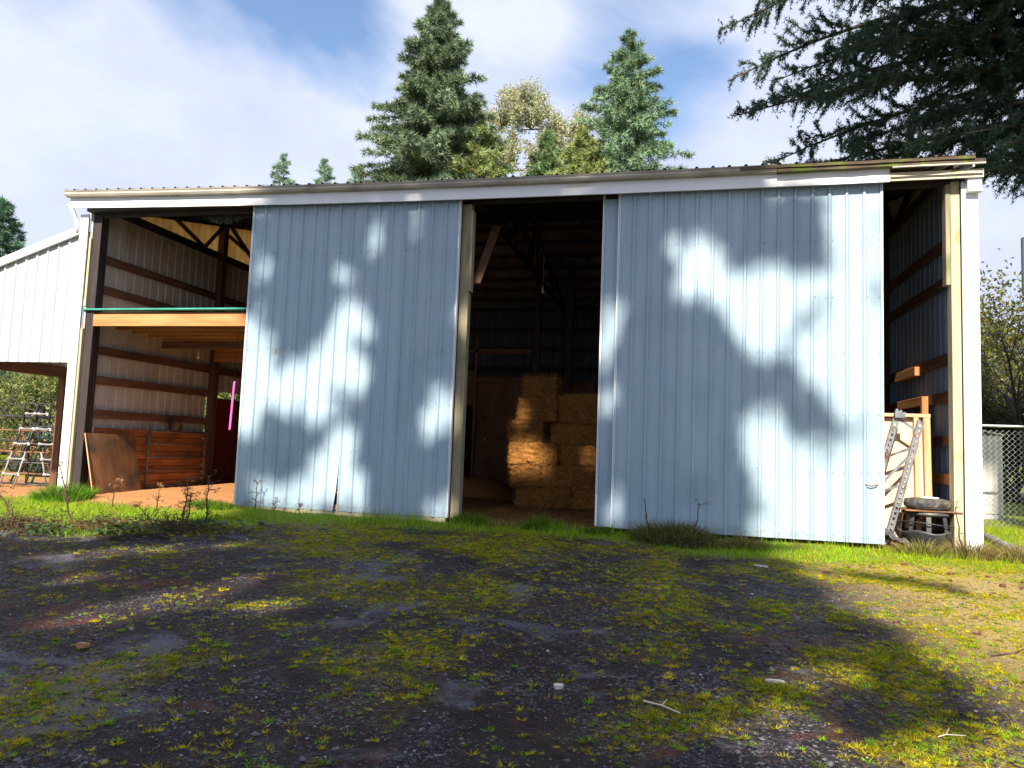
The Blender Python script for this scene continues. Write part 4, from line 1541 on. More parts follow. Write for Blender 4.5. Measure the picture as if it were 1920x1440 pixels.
def fir(loc, H, R0, label, seed, n_b=170, per=22, size=0.42, base=(0.050, 0.085, 0.030), h0=None, shape=0.8, group='conifers behind the barn', tip=None, trunk_r=0.3, K=4, lift=0.35, name='fir_tree'):
    g = np.random.default_rng(seed)
    t_ = thing(name, label, 'tree', loc, group=group)
    b = MB()
    b.tube([(0.1 * math.sin(i), 0.1 * math.cos(i * 1.3), -0.6 + (H + 0.6) * i / 9) for i in range(10)], [max(0.015, trunk_r * (1 - i / 9.2)) for i in range(10)], 8)
    b.build('trunk', 'bark', t_, local=True, smooth=True)
    P, D, T = conifer_points(H, R0, h0 if h0 is not None else H * 0.12, int(n_b * 1.25), per * 1.25, g, shape, lift=lift)
    n_ = len(P)
    c = 1.85 * np.array(base)[None] * T[:, None] * g.uniform(0.75, 1.3, (n_, 1))
    if tip is not None:
        w_ = (g.random(n_) < tip[1])[:, None]
        c = np.where(w_, np.array(tip[0])[None] * g.uniform(0.7, 1.2, (n_, 1)), c)
    V_, F_, C_ = fan_sprays(P, D, np.full(n_, size * 0.85), np.full(n_, size * 0.115), K + 1, c, 0.55, g)
    o_ = fast_mesh('crown', V_ , F_, 'needles', None, C_)
    o_.parent = t_
    return t_


def limbs(g, p, d, L, r_, level, out, tips, up_=0.15, kids=(3, 5), shrink=0.68, wig=0.25):
    """Recursive branch skeleton: tubes into out, twig ends into tips."""
    n_ = 4
    pts, rs = [Vector(p)], [r_]
    dd = Vector(d).normalized()
    q = Vector(p)
    for i in range(n_):
        dd = (dd + Vector(g.normal(0, wig, 3)) * 0.5 + Vector((0, 0, up_ * 0.4))).normalized()
        q = q + dd * (L / n_)
        pts.append(q.copy())
        rs.append(r_ * (1 - 0.55 * (i + 1) / n_))
    if level == 1:
        tips += [(pts[2], dd), (pts[3], dd), (pts[4], dd)]
    out.tube(pts, rs, 5 if level > 1 else (4 if level == 1 else 3), cap=False)
    if level == 0:
        tips.append((pts[-1], dd))
        tips.append((pts[2], dd))
        return
    for k in range(int(g.integers(kids[0], kids[1] + 1))):
        j = int(g.integers(1, n_ + 1))
        side = Vector(g.normal(0, 1, 3))
        side = (side - dd * side.dot(dd)).normalized()
        nd2 = (dd * 0.6 + side * 0.75 + Vector((0, 0, up_))).normalized()
        limbs(g, pts[j], nd2, L * shrink * g.uniform(0.75, 1.1), rs[j] * 0.62, level - 1, out, tips, up_, kids, shrink, wig)


def broadleaf(name, loc, H, label, seed, leaf_c, n_per_tip=18, size=0.12, clump=0.35, stems=1, bark='mossy_bark', levels=3, group=None, lean=0.12, r_=0.16, kids=(3, 5), cat='tree', first=0.42):
    g = np.random.default_rng(seed)
    t_ = thing(name, label, cat, loc, group=group)
    b = MB()
    tips = []
    for s in range(stems):
        d = Vector((g.normal(0, lean), g.normal(0, lean), 1))
        limbs(g, (g.normal(0, 0.1 * stems), g.normal(0, 0.1 * stems), -0.3), d, H * first, r_ / (stems ** 0.4), levels, b, tips, kids=kids)
    b.build('trunk', bark, t_, local=True, smooth=True)
    if leaf_c is not None:
        P = np.array([tuple(p) for p, _ in tips])
        P = np.repeat(P, n_per_tip, 0) + g.normal(0, clump, (len(P) * n_per_tip, 3))
        n_ = len(P)
        D = g.normal(0, 1, (n_, 3))
        D /= np.linalg.norm(D, axis=1, keepdims=True)
        cs = np.array(leaf_c)[g.integers(0, len(leaf_c), n_)] * g.uniform(0.7, 1.25, (n_, 1))
        V_, F_, C_ = fan_sprays(P, D, np.full(n_, size), np.full(n_, size * 0.6), 2, cs, 0.9, g)
        o_ = fast_mesh('crown', V_, F_, 'leaves', None, C_)
        o_.parent = t_
    return t_


def shrub(name, loc, rx, ry, rz, label, seed, cols, n_=5000, size=0.10, group=None, bark='bare_bark', twigs=14, cat='shrub', lobes=9):
    """Leafy bush: leaf clumps round several uneven lobes, stems showing between."""
    g = np.random.default_rng(seed)
    t_ = thing(name, label, cat, loc, group=group)
    b = MB()
    tips = []
    for k in range(twigs):
        a = g.uniform(0, 2 * PI)
        limbs(g, (0.25 * rx * math.cos(a), 0.25 * ry * math.sin(a), -0.1), (math.cos(a) * 0.5 * rx / max(rz, .1), math.sin(a) * 0.5 * ry / max(rz, .1), 1), rz * 0.55, 0.03 + 0.008 * rz, 1, b, tips, kids=(2, 4))
    b.build('stems', bark, t_, local=True)
    C0 = np.stack([g.uniform(-0.65, 0.65, lobes) * rx, g.uniform(-0.65, 0.65, lobes) * ry, g.uniform(0.22, 0.78, lobes) * rz], 1)
    rad = g.uniform(0.28, 0.46, lobes)
    k = g.integers(0, lobes, n_)
    dirs = g.normal(0, 1, (n_, 3))
    dirs /= np.linalg.norm(dirs, axis=1, keepdims=True)
    rr = g.random(n_) ** 0.45 * rad[k] * (1 + 0.35 * g.normal(0, 1, n_) * (g.random(n_) < 0.2))
    P = C0[k] + dirs * rr[:, None] * np.array([rx, ry, rz * 0.62])
    P[:, 2] = np.maximum(P[:, 2], 0.02)
    cs = np.array(cols)[g.integers(0, len(cols), n_)] * g.uniform(0.65, 1.3, (n_, 1)) * np.repeat(g.uniform(0.8, 1.2, lobes)[k][:, None], 3, 1)
    D = dirs * 0.6 + g.normal(0, 0.8, (n_, 3))
    D /= np.linalg.norm(D, axis=1, keepdims=True)
    V_, F_, C_ = fan_sprays(P, D, np.full(n_, size), np.full(n_, size * 0.55), 2, cs, 0.8, g)
    o_ = fast_mesh('foliage', V_, F_, 'leaves', None, C_)
    o_.parent = t_
    return t_


# --- trees beyond the barn
GRN = (0.085, 0.122, 0.074)
fir((-7.6, 30, -0.6), 28.7, 7.6, 'tallest dark green fir rising behind the barn', 11, n_b=520, per=26, size=0.46, base=GRN, h0=4, shape=0.74, tip=((0.16, 0.15, 0.04), 0.06))
fir((3.9, 30, -0.6), 25.6, 7.2, 'pointed fir with open spreading boughs, right of the mossy tree', 12, n_b=320, per=22, size=0.42, base=(0.105, 0.165, 0.10), h0=4, shape=0.80, tip=((0.15, 0.15, 0.05), 0.08))
fir((-1.0, 32, -0.6), 20.8, 4.8, 'half hidden fir standing in front of the golden mossy tree', 13, n_b=300, per=20, size=0.42, base=(0.11, 0.165, 0.075), h0=5, tip=((0.18, 0.17, 0.05), 0.12))
fir((0.9, 35, -0.6), 22.6, 2.4, 'slim fir top between the golden tree and the pointed fir', 18, n_b=70, per=12, size=0.40, base=(0.09, 0.14, 0.085), h0=9)
fir((-4.4, 29, -0.6), 20.2, 5.6, 'shorter light green fir beside the tallest fir', 19, n_b=300, per=20, size=0.42, base=(0.13, 0.175, 0.065), h0=5, tip=((0.22, 0.19, 0.06), 0.2))
fir((1.8, 27, -0.6), 18.6, 5.6, 'bushy low fir just above the roof, below the pointed fir', 20, n_b=280, per=20, size=0.38, base=(0.15, 0.19, 0.07), h0=5, tip=((0.20, 0.18, 0.05), 0.2))
fir((6.9, 31, -0.6), 17.9, 3.4, 'low fir tip poking over the roof right of the pointed fir', 21, n_b=120, per=16, size=0.38, base=(0.11, 0.17, 0.10), h0=5)
fir((-10.6, 31, -0.6), 18.6, 4.0, 'low fir tucked against the left foot of the tallest fir', 22, n_b=110, per=18, size=0.38, base=(0.09, 0.14, 0.06), h0=5)
for (x, h, sd, lb) in ((-26.6, 26.3, 14, 'far fir tip, leftmost of the three above the roof'), (-22.7, 25.6, 15, 'far fir tip, middle of the three above the roof'),
                       (-19.6, 25.0, 16, 'far forked fir tip, rightmost of the three above the roof')):
    fir((x, 45, -0.8), h, 5.2, lb, sd, n_b=220, per=12, size=0.40, base=(0.12, 0.18, 0.13), h0=8, shape=0.85)
fir((-38.8, 30, -0.8), 17.6, 5.2, 'dark fir at the left edge above the lean-to roof', 17, n_b=210, per=20, size=0.45, base=(0.05, 0.10, 0.065), h0=3)
mt = broadleaf('mossy_tree', (-1.6, 34, -0.6), 16.0, 'golden mossy broadleaf tree between the two big firs', 41, None, stems=4, levels=3, group=None, lean=0.10, r_=0.42, kids=(3, 5), first=0.50)
g = np.random.default_rng(42)
LOBES = [(-2.2, 0, 21.0, 1.3), (-1.2, .5, 22.4, 1.1), (-0.2, 0, 20.6, 1.3), (0.9, 0, 19.0, 1.5), (2.2, 0, 20.0, 1.3), (3.0, .3, 18.6, 1.2), (-3.2, 0, 18.8, 1.5), (-1.6, 0, 18.4, 1.8), (0.6, 0, 16.8, 2.0), (2.4, 0, 16.8, 1.8), (-3.6, 0, 16.4, 1.7), (-1.2, 0, 15.4, 2.0)]
Pm, Cm, tw = [], [], MB()
for (lx, ly, lz, lr) in [(a_ - 0.7, b_, c_ + 2.6, d_) for a_, b_, c_, d_ in LOBES]:
    for k in range(16):
        d = g.normal(0, 1, 3)
        d /= np.linalg.norm(d)
        d[2] = abs(d[2]) * 0.8 + 0.1
        c0 = np.array([lx, ly, lz - lr * 0.9])
        e1 = c0 + d * lr * g.uniform(1.1, 1.9)
        tw.tube([tuple(c0), tuple((c0 + e1) / 2 + g.normal(0, 0.12, 3)), tuple(e1)], [0.05, 0.03, 0.012], 3, cap=False)
        for q in np.linspace(0.35, 1.0, 6):
            m_ = 17
            Pm.append(c0 + (e1 - c0) * q + g.normal(0, 0.17, (m_, 3)))
            Cm.append(np.array([(0.44, 0.45, 0.24), (0.54, 0.54, 0.34), (0.40, 0.36, 0.25), (0.34, 0.41, 0.21)])[g.integers(0, 4, m_)] * g.uniform(0.7, 1.2, (m_, 1)))
Pm, Cm = np.concatenate(Pm), np.concatenate(Cm)
D = g.normal(0, 1, Pm.shape)
D /= np.linalg.norm(D, axis=1, keepdims=True)
V_, F_, C_ = fan_sprays(Pm, D, np.full(len(Pm), 0.16), np.full(len(Pm), 0.09), 2, Cm, 0.8, g)
o = fast_mesh('crown', V_, F_, 'leaves', None, C_)
o.parent = mt
tw.build('branches', 'mossy_bark', mt, local=True)

# --- trees and brush right of the barn
YG = [(0.10, 0.12, 0.02), (0.16, 0.16, 0.02), (0.06, 0.085, 0.02), (0.20, 0.17, 0.03)]
broadleaf('yellow_tree', (21.4, 29, 0), 12.0, 'yellow-green leafy tree seen past the right corner post', 51, YG, n_per_tip=16, size=0.19, clump=0.5, stems=3, levels=3, r_=0.26, kids=(3, 5), bark='bare_bark', first=0.42)
broadleaf('bare_tree', (16.8, 12.5, 0), 8.0, 'bare dark many-branched tree behind the chain-link fence', 52, None, stems=3, levels=3, bark='bare_bark', lean=0.22, r_=0.20, kids=(4, 6), first=0.44)
broadleaf('bare_tree', (18.9, 16, 0), 9.0, 'second bare tree with thin grey twigs against the sky', 53, None, stems=2, levels=3, bark='bare_bark', lean=0.2, r_=0.18, kids=(4, 6), first=0.46)
shrub('hedge_shrub', (16.6, 14.0, 0), 2.4, 1.4, 3.6, 'dark shrub thicket directly behind the chain-link fence', 54, [(0.035, 0.055, 0.016), (0.06, 0.075, 0.018), (0.022, 0.035, 0.012)], n_=9000, size=0.09)
shrub('hedge_shrub', (19.8, 17.0, 0), 2.6, 1.6, 5.2, 'taller yellowish shrub behind the bare tree', 55, YG, n_=9000, size=0.10)
shrub('hedge_shrub', (17.6, 20.0, 0), 3.0, 1.6, 5.8, 'green shrub at the back between fence and corner post', 56, [(0.07, 0.09, 0.02), (0.12, 0.13, 0.025), (0.04, 0.06, 0.02)], n_=9000, size=0.11)
# --- greenery left, seen under the lean-to
LG = [(0.16, 0.22, 0.05), (0.24, 0.28, 0.08), (0.09, 0.14, 0.04), (0.28, 0.28, 0.11)]
for i, (x, y, rx, rz, lb) in enumerate(((-33.5, 26, 3.2, 7.0, 'sunlit green tree at the far left, under the lean-to beam'), (-29.5, 25, 2.8, 6.4, 'bright green tree behind the pool ladder'),
                                        (-26.4, 24, 2.4, 7.5, 'green tree partly hidden by the lean-to post'), (-19.6, 28, 3.2, 7.0, 'green tree glimpsed through the strip in the stall wall'))):
    shrub('green_tree', (x, y, -0.8), rx, 2.2, rz, lb, 60 + i, LG, n_=9000, size=0.17, group='green trees beyond the lean-to', cat='tree', lobes=12)
fir((-34.0, 22, -0.8), 5.6, 2.0, 'small dark fir at the left edge under the lean-to', 65, n_b=110, per=20, size=0.30, base=(0.03, 0.06, 0.045), h0=0.3, group=None)
BR = [(0.30, 0.19, 0.09), (0.18, 0.10, 0.05), (0.42, 0.31, 0.16), (0.08, 0.06, 0.035)]
for i, (x, y) in enumerate(((-15.6, 9.4), (-13.4, 9.0), (-11.4, 8.6))):
    shrub('bramble', (x, y, -0.55), 1.5, 0.8, 1.55, ('brown leafless bramble at the far left behind the panels', 'brown bramble behind the pool ladder', 'brown bramble nearest the lean-to post')[i], 70 + i, BR, n_=4200, size=0.07, group='brambles', twigs=24)

# --- big fir at the right whose boughs hang over the roof
g = np.random.default_rng(5)
t_ = thing('overhanging_fir', 'big fir at the right with dark boughs hanging over the roof', 'tree', (16.2, 5.6, -0.1))
b = MB()
b.tube([(0, 0, -0.5), (0.05, 0.05, 5), (0.1, 0, 12), (0.0, 0.1, 20), (0, 0, 27)], [0.62, 0.5, 0.38, 0.22, 0.03], 12)
b.build('trunk', 'bark', t_, local=True, smooth=True)
bw = MB()
SP, SD, SCOL, SSZ = [], [], [], []


def bough(h, az, L, e, droop, dens=1.0):
    droop = droop * 0.72
    h = h - 0.35
    o_ = np.array([math.cos(az), math.sin(az), 0])
    s_ = np.array([-math.sin(az), math.cos(az), 0])
    def pt(t__):
        return o_ * (L * t__) + np.array([0, 0, h + L * (e * t__ - droop * t__ ** 2)]) + s_ * 0.25 * math.sin(t__ * 4 + h)
    bw.tube([pt(q) for q in np.linspace(0, 1, 9)], [0.075 * L / 7 * (1.05 - q) + 0.008 for q in np.linspace(0, 1, 9)], 5, cap=False)
    tint = g.uniform(0.75, 1.2)
    t__ = 0.16
    while t__ < 1.0:
        for s in (-1, 1):
            if g.random() > 0.95 * dens * (0.35 + 1.1 * (0.5 + 0.5 * math.sin(t__ * L * 2.1 + h * 5 + s))):
                continue
            l2 = (0.18 + 0.19 * L * (1.0 - t__) ** 0.8) * g.uniform(0.4, 1.2)
            base = pt(t__)
            fwd = (o_ * g.uniform(0.1, 1.0) + s_ * s * g.uniform(0.4, 1.0) + np.array([0, 0, g.normal(0.0, 0.22)]))
            fwd /= np.linalg.norm(fwd)
            dr = g.uniform(-0.25, 0.55)
            m_ = max(4, int(l2 / 0.042))
            q = np.linspace(0.06, 1, m_)
            cv = base[None] + fwd[None] * (l2 * q)[:, None] + np.stack([0 * q, 0 * q, -dr * l2 * q ** 2 + 0.08 * l2 * q], 1)
            bw.tube([tuple(cv[0]), tuple(cv[m_ // 2]), tuple(cv[-1])], [0.010, 0.007, 0.004], 3, cap=False)
            dirs = np.gradient(cv, axis=0)
            dirs /= np.linalg.norm(dirs, axis=1, keepdims=True) + 1e-9
            SP.append(cv + g.normal(0, 0.012, cv.shape))
            SD.append(dirs)
            SCOL.append(np.full(m_, tint * g.uniform(0.75, 1.25)))
            # hanging twiglets
            for k in range(int(l2 * 26)):
                j = int(g.integers(0, m_))
                ln = g.uniform(0.08, 0.26)
                mm = max(3, int(ln / 0.045))
                qq = np.linspace(0, 1, mm)
                dv = fwd * g.uniform(0.2, 0.9) + s_ * g.normal(0, 0.6) + np.array([0, 0, g.normal(-0.30, 0.45)])
                c2 = cv[j][None] + dv[None] * (ln * qq)[:, None]
                SP.append(c2 + g.normal(0, 0.008, c2.shape))
                SD.append(np.repeat((dv / np.linalg.norm(dv))[None], mm, 0))
                SCOL.append(np.full(mm, tint * g.uniform(0.75, 1.3)))
        t__ += g.uniform(0.10, 0.20) / L


# boughs: height on the trunk, compass angle, length, rise, droop
BOUGHS = [(11.6, 2.98, 8.2, 0.10, 0.32), (12.8, 3.05, 8.4, 0.08, 0.30), (13.6, 3.25, 8.0, 0.06, 0.28), (10.4, 3.10, 7.6, 0.10, 0.34), (9.6, 3.35, 7.2, 0.10, 0.34),
          (9.2, 2.95, 7.6, 0.06, 0.28), (8.6, 3.20, 6.9, 0.06, 0.28), (10.9, 3.55, 7.2, 0.08, 0.32), (12.0, 3.50, 7.4, 0.08, 0.32), (8.4, 3.55, 5.4, 0.02, 0.28),
          (8.0, 3.80, 4.4, 0.0, 0.26), (9.9, 3.80, 5.6, 0.06, 0.32), (11.2, 3.75, 6.2, 0.06, 0.30), (12.6, 3.8, 6.0, 0.06, 0.30), (14.5, 3.4, 7.2, 0.05, 0.26), (14.2, 3.0, 7.6, 0.06, 0.26),
          (10.0, 2.75, 7.4, 0.08, 0.30), (11.8, 2.7, 7.4, 0.08, 0.30), (8.9, 4.1, 4.2, 0.0, 0.28), (13.4, 3.6, 6.4, 0.06, 0.28), (9.4, 3.6, 6.2, 0.06, 0.30), (10.6, 3.3, 6.6, 0.08, 0.30),
          (15.6, 3.2, 6.8, 0.04, 0.24), (12.2, 3.2, 6.4, 0.06, 0.28), (11.4, 3.15, 5.4, 0.05, 0.26), (9.0, 3.4, 5.0, 0.04, 0.28), (13.0, 3.35, 5.6, 0.04, 0.28),
          (8.0, 3.05, 7.4, 0.05, 0.22), (7.6, 3.25, 6.6, 0.05, 0.22), (7.3, 3.45, 5.6, 0.03, 0.20), (7.4, 3.65, 4.6, 0.02, 0.20), (8.6, 3.0, 6.6, 0.08, 0.26), (8.9, 3.3, 7.6, 0.08, 0.27),
          (9.8, 3.2, 8.0, 0.08, 0.28), (7.0, 3.85, 3.9, 0.0, 0.22), (6.9, 3.5, 4.6, 0.02, 0.18), (10.2, 3.45, 6.6, 0.06, 0.28), (9.3, 3.05, 5.6, 0.05, 0.26), (8.2, 3.4, 6.2, 0.05, 0.24),
          (11.0, 3.0, 7.2, 0.08, 0.26), (11.9, 3.35, 8.0, 0.07, 0.26), (13.2, 3.15, 7.4, 0.05, 0.25), (10.7, 3.7, 5.6, 0.05, 0.28), (12.4, 3.65, 6.6, 0.05, 0.28), (14.9, 3.55, 6.6, 0.04, 0.24),
          (14.6, 1.0, 5.0, 0.05, 0.25), (12.6, 0.2, 5.0, 0.05, 0.25), (13.5, 5.2, 4.8, 0.05, 0.25), (10.5, 5.8, 5.0, 0.05, 0.25), (11.5, 1.8, 5.4, 0.05, 0.25)]
for bi, q in enumerate(BOUGHS):
    if bi % 3 != 2:
        bough(*q)
SP, SD, SCOL = np.concatenate(SP), np.concatenate(SD), np.concatenate(SCOL)
n_ = len(SP)
cs = np.array([0.062, 0.105, 0.064])[None] * SCOL[:, None] * g.uniform(0.8, 1.25, (n_, 1))
V_, F_, C_ = fan_sprays(SP, SD, np.full(n_, 0.095), np.full(n_, 0.019), 5, cs, 0.75, g)
bw.build('boughs', 'bark', t_, local=True)
o = fast_mesh('crown', V_, F_, 'needles', None, C_)
o.parent = t_

# ------------------------------------------------------------------ unseen firs behind the photographer, crowns shaped to cast the shade
# gaps cut in the crowns to set the sun patches: (x, z, rx, rz, angle) measured where a ray meets the plane of the doors
GAPS = [(2.56, 4.60, .46, .52, 0), (.25, 3.95, .24, .33, 0), (1.70, 3.93, .20, .23, 0), (1.74, 2.95, .27, .55, -15), (2.2, 2.98, .20, .34, 0),
        (.10, 2.15, .50, .95, 0), (.95, 2.0, .80, .45, 28), (1.5, 2.42, .60, .36, 48), (1.98, 2.1, .32, .33, 0), (1.45, 1.55, .26, .26, 0), (3.42, 1.62, .32, .46, 0),
        (1.85, 1.02, .24, .42, 0), (1.65, .45, .55, .40, 0), (.95, .22, .6, .26, 0), (2.3, .35, .28, .36, 0), (3.5, .15, .25, .25, 0),
        (6.55, 4.42, .22, .38, 0), (7.35, 4.08, .22, .30, 0), (7.15, 3.6, .2, .3, 0), (7.72, 3.55, .62, .32, -40), (8.40, 3.0, .60, .62, 0), (7.0, 4.05, .16, .2, 0), (7.55, 4.0, .14, .2, 0), (8.25, 3.75, .28, .25, 0), (8.85, 3.35, .85, .50, 0),
        (9.35, 2.95, .8, .9, 0), (9.45, 4.25, .40, .80, 8), (9.35, 2.15, .62, .40, -25), (6.05, 2.95, .24, .62, 0), (6.56, 2.43, .24, .36, 0), (6.05, 1.95, .14, .3, 0), (6.68, .95, .19, .26, 0), (6.3, .3, .2, .3, 0),
        (8.28, 1.38, .42, .42, 0), (8.85, .66, .70, .68, 0), (9.5, .75, .62, .85, 0), (8.85, .05, .75, .42, 0), (9.85, 1.2, .35, .6, 0),
        (4.14, 3.22, .40, .42, 0), (3.98, 4.15, .16, .26, 0), (5.3, 3.25, .15, .12, 0),
        (5.55, 5.05, .25, .2, 0), (9.0, 5.08, .6, .26, 0), (-.2, 5.1, .6, .3, 0), (2.5, 5.1, .25, .2, 0),
        (1.3, -3.72, .85, .36, 45), (3.08, -5.58, 1.0, .44, 43), (3.42, -4.6, .30, .50, 0), (2.35, -4.65, .5, .22, 42), (4.3, -5.0, .35, .16, 40), (8.1, -6.27, .34, .30, 0), (8.4, -5.32, .30, .24, 0), (7.02, -3.29, .15, .12, 0), (8.6, -6.6, .3, .3, 0),
        (2.2, -2.9, .3, .2, 30), (4.9, -3.0, .12, .1, 0)]
SHADE = [(8.86, 4.42, .52, .15, -66), (8.9, 3.15, .40, .07, 52), (9.72, 4.85, .14, .14, 0), (8.15, 3.5, .2, .06, 30), (9.5, -2.12, .85, .10, -22), (9.72, 4.62, .12, .2, 0), (9.68, 3.55, .1, .16, 0)]  # foliage kept here to cast dark streaks


def ell(x, z, e):
    a = R(e[4])
    dx, dz = x - e[0], z - e[1]
    u_ = dx * math.cos(a) + dz * math.sin(a)
    v_ = -dx * math.sin(a) + dz * math.cos(a)
    return np.sqrt((u_ / e[2]) ** 2 + (v_ / e[3]) ** 2)


def leafiness(x, z):
    """0 where a ray towards (x, z) on the door plane meets a gap cut in the crowns, 1 in closed foliage, between at ragged edges."""
    wx = x + 0.34 * (fbm(x * 1.9, z * 1.9, 401) - 0.5) + 0.20 * (vnoise(x * 6.5, z * 6.5, 402) - 0.5)
    wz = z + 0.34 * (fbm(x * 1.9, z * 1.9, 411) - 0.5) + 0.20 * (vnoise(x * 6.5, z * 6.5, 412) - 0.5)
    q = np.full(len(x), 9.0)
    for e in GAPS:
        q = np.minimum(q, 1 + (ell(wx, wz, e) - 1) * min(1.0, (e[2] + e[3]) * 1.4))
    edge = np.interp(wz, [-7.5, -6.6, -6.2, -5.75, -5.1, -4.27, -3.37, -1.16, 0.0, 0.6], [8.2, 8.4, 8.65, 9.25, 9.25, 9.1, 8.85, 8.45, 9.0, 9.75])
    q = np.minimum(q, np.where(wz < 0.6, 1 + (edge - wx) * 1.6, 9))
    q = np.minimum(q, np.where((wz < 6.2) & (wz > -0.1), 1 + (9.80 - wx) * 1.6, 9))
    q = np.minimum(q, np.where(wz > -3.35, 1 + (wx - np.where(wz < -0.25, 0.55, -0.15)) * 1.6, 9))
    for e in SHADE:
        q = np.where(ell(wx, wz, e) < 1, 9.0, q)
    # small fleck holes cut in the foliage, more of them near the gaps
    fl = vnoise(x * 4.2, z * 3.4, 421) + 0.35 * np.exp(-np.clip(q - 1, 0, 9) * 2.2)
    return sstep(0.74, 1.38, q) * (1 - 0.75 * sstep(0.93, 1.05, fl))


YT = -25.0
for fi, (ax_, hz, lo_, hi_, half, ncl, lb) in enumerate(((2.6, 42.0, -11.0, 12.0, 4.6, 5200, 'tall fir behind the photographer, left one of three'),
                                                         (6.6, 44.0, -11.0, 13.0, 4.4, 5200, 'tall fir behind the photographer, middle one of three'),
                                                         (13.2, 46.0, 6.4, 16.0, 6.4, 4200, 'unseen fir added behind the photographer to shade the overhanging fir'))):  # third fir is added to darken the overhanging one
    g = np.random.default_rng(90 + fi)
    bx_ = ax_ + YT * TX
    t_ = thing('shade_fir', lb, 'tree', (bx_, YT, -0.9), group='firs behind the photographer')
    b = MB()
    b.tube([(0, 0, -0.5), (0.1, 0, 12), (0.0, 0.1, 26), (0.05, 0, hz * 0.8), (0, 0, hz)], [0.55, 0.45, 0.32, 0.14, 0.02], 10)
    b.build('trunk', 'bark', t_, local=True, smooth=True)
    cz = g.uniform(lo_, hi_, ncl)
    top = hz - 0.9 + YT * TZ
    wid = half * np.clip((top + 3 - cz) / (top + 3 - lo_) * 1.15, 0.15, 1.08)
    cx = ax_ + g.uniform(-1, 1, ncl) * wid
    cy = YT + g.uniform(-2.2, 2.2, ncl)
    m_ = 16
    sl_ = np.sign(cx - ax_ + 1e-6)
    tt = g.uniform(-0.5, 0.5, (ncl, m_))
    px = cx[:, None] + tt * 0.9
    pz = cz[:, None] - sl_[:, None] * tt * 0.45 + g.normal(0, 0.10, (ncl, m_))
    py = np.repeat(cy[:, None], m_, 1) + g.normal(0, 0.2, (ncl, m_))
    px, py, pz = px.ravel(), py.ravel(), pz.ravel()
    D = g.normal(0, 1, (len(px), 3)) + np.array([0, 0, -0.5])
    D /= np.linalg.norm(D, axis=1, keepdims=True)
    keep = (g.random(len(px)) < leafiness(px, pz)) & (g.random(len(px)) < 0.15 + 0.85 * leafiness(px + D[:, 0] * 0.22, pz + D[:, 2] * 0.22))
    px, py, pz, D = px[keep], py[keep], pz[keep], D[keep]
    P = np.stack([px + py * TX - bx_, py - YT, pz - py * TZ + 0.9], 1)
    n_ = len(P)
    V_, F_, C_ = fan_sprays(P, D, np.full(n_, 0.26), np.full(n_, 0.10), 4, np.tile(np.array([[0.04, 0.07, 0.03]]), (n_, 1)) * g.uniform(0.7, 1.3, (n_, 1)), 0.4, g)
    o = fast_mesh('crown', V_, F_, 'needles', None, C_)
    o.parent = t_

# ------------------------------------------------------------------ ground cover
g = np.random.default_rng(123)
CX, CY = 7.12, -11.02


def scatter(n_, dmin, dmax, half_ang=0.66, pw=1.0):
    """Points over the part of the yard in front of the camera, spread so that the near ground gets its share."""
    d = dmin + (dmax - dmin) * g.random(n_) ** pw
    a = YAW + g.uniform(-half_ang, half_ang, n_)
    return CX - np.sin(a) * d, CY + np.cos(a) * d


def in_front(x, y):
    """Outside the walls of the barn."""
    return (y < -0.16) | (x < -3.6) | (x > 11.1)


# moss tufts
x, y = scatter(120000, 2.2, 12.0, 0.68, 0.90)
gm = grass_mask(x, y)
mm = moss_mask(x, y)
cl = fbm(x * 3.2, y * 3.2, 88)
pr = (0.07 + 0.80 * mm + 0.25 * sstep(8.2, 9.0, x)) * (0.25 + 0.75 * sstep(0.36, 0.60, cl)) * (1 - 0.55 * gm) * (1 - mulch_mask(x, y))
k = (g.random(len(x)) < pr * 0.9) & in_front(x, y)
x, y = x[k], y[k]
n_ = len(x)
z = ground_z(x, y)
K = 24
rad = (0.010 + 0.026 * g.random(n_) ** 1.6) * (1 + 0.25 * (g.random(n_) < 0.12))
base = np.where((g.random(n_) < 0.30)[:, None], np.array([[0.20, 0.36, 0.012]]), np.array([[0.44, 0.39, 0.012]])) * g.uniform(0.5, 1.2, (n_, 1))
P = np.repeat(np.stack([x, y, z - 0.002], 1), K, 0)
a = g.uniform(0, 2 * PI, n_ * K)
off = np.repeat(rad, K) * g.uniform(0.0, 0.65, n_ * K)
P[:, 0] += np.cos(a) * off
P[:, 1] += np.sin(a) * off
D = np.stack([np.cos(a) * 0.8, np.sin(a) * 0.8, g.uniform(0.15, 0.8, n_ * K)], 1) + g.normal(0, 0.2, (n_ * K, 3))
D /= np.linalg.norm(D, axis=1, keepdims=True)
V_, F_, C_ = straw_cards(P, D, g.normal(0, 1, (n_ * K, 3)) + np.array([0, 0, 1.5]), np.repeat(rad, K) * g.uniform(0.7, 1.2, n_ * K), np.repeat(rad, K) * 0.19, np.repeat(base, K, 0) * g.uniform(0.7, 1.3, (n_ * K, 1)))
o = fast_mesh('moss_tufts', V_, F_, 'blades', None, C_)
tag(o, 'small yellow-green moss tufts dotted over the dark gravel yard', 'moss', kind='stuff')

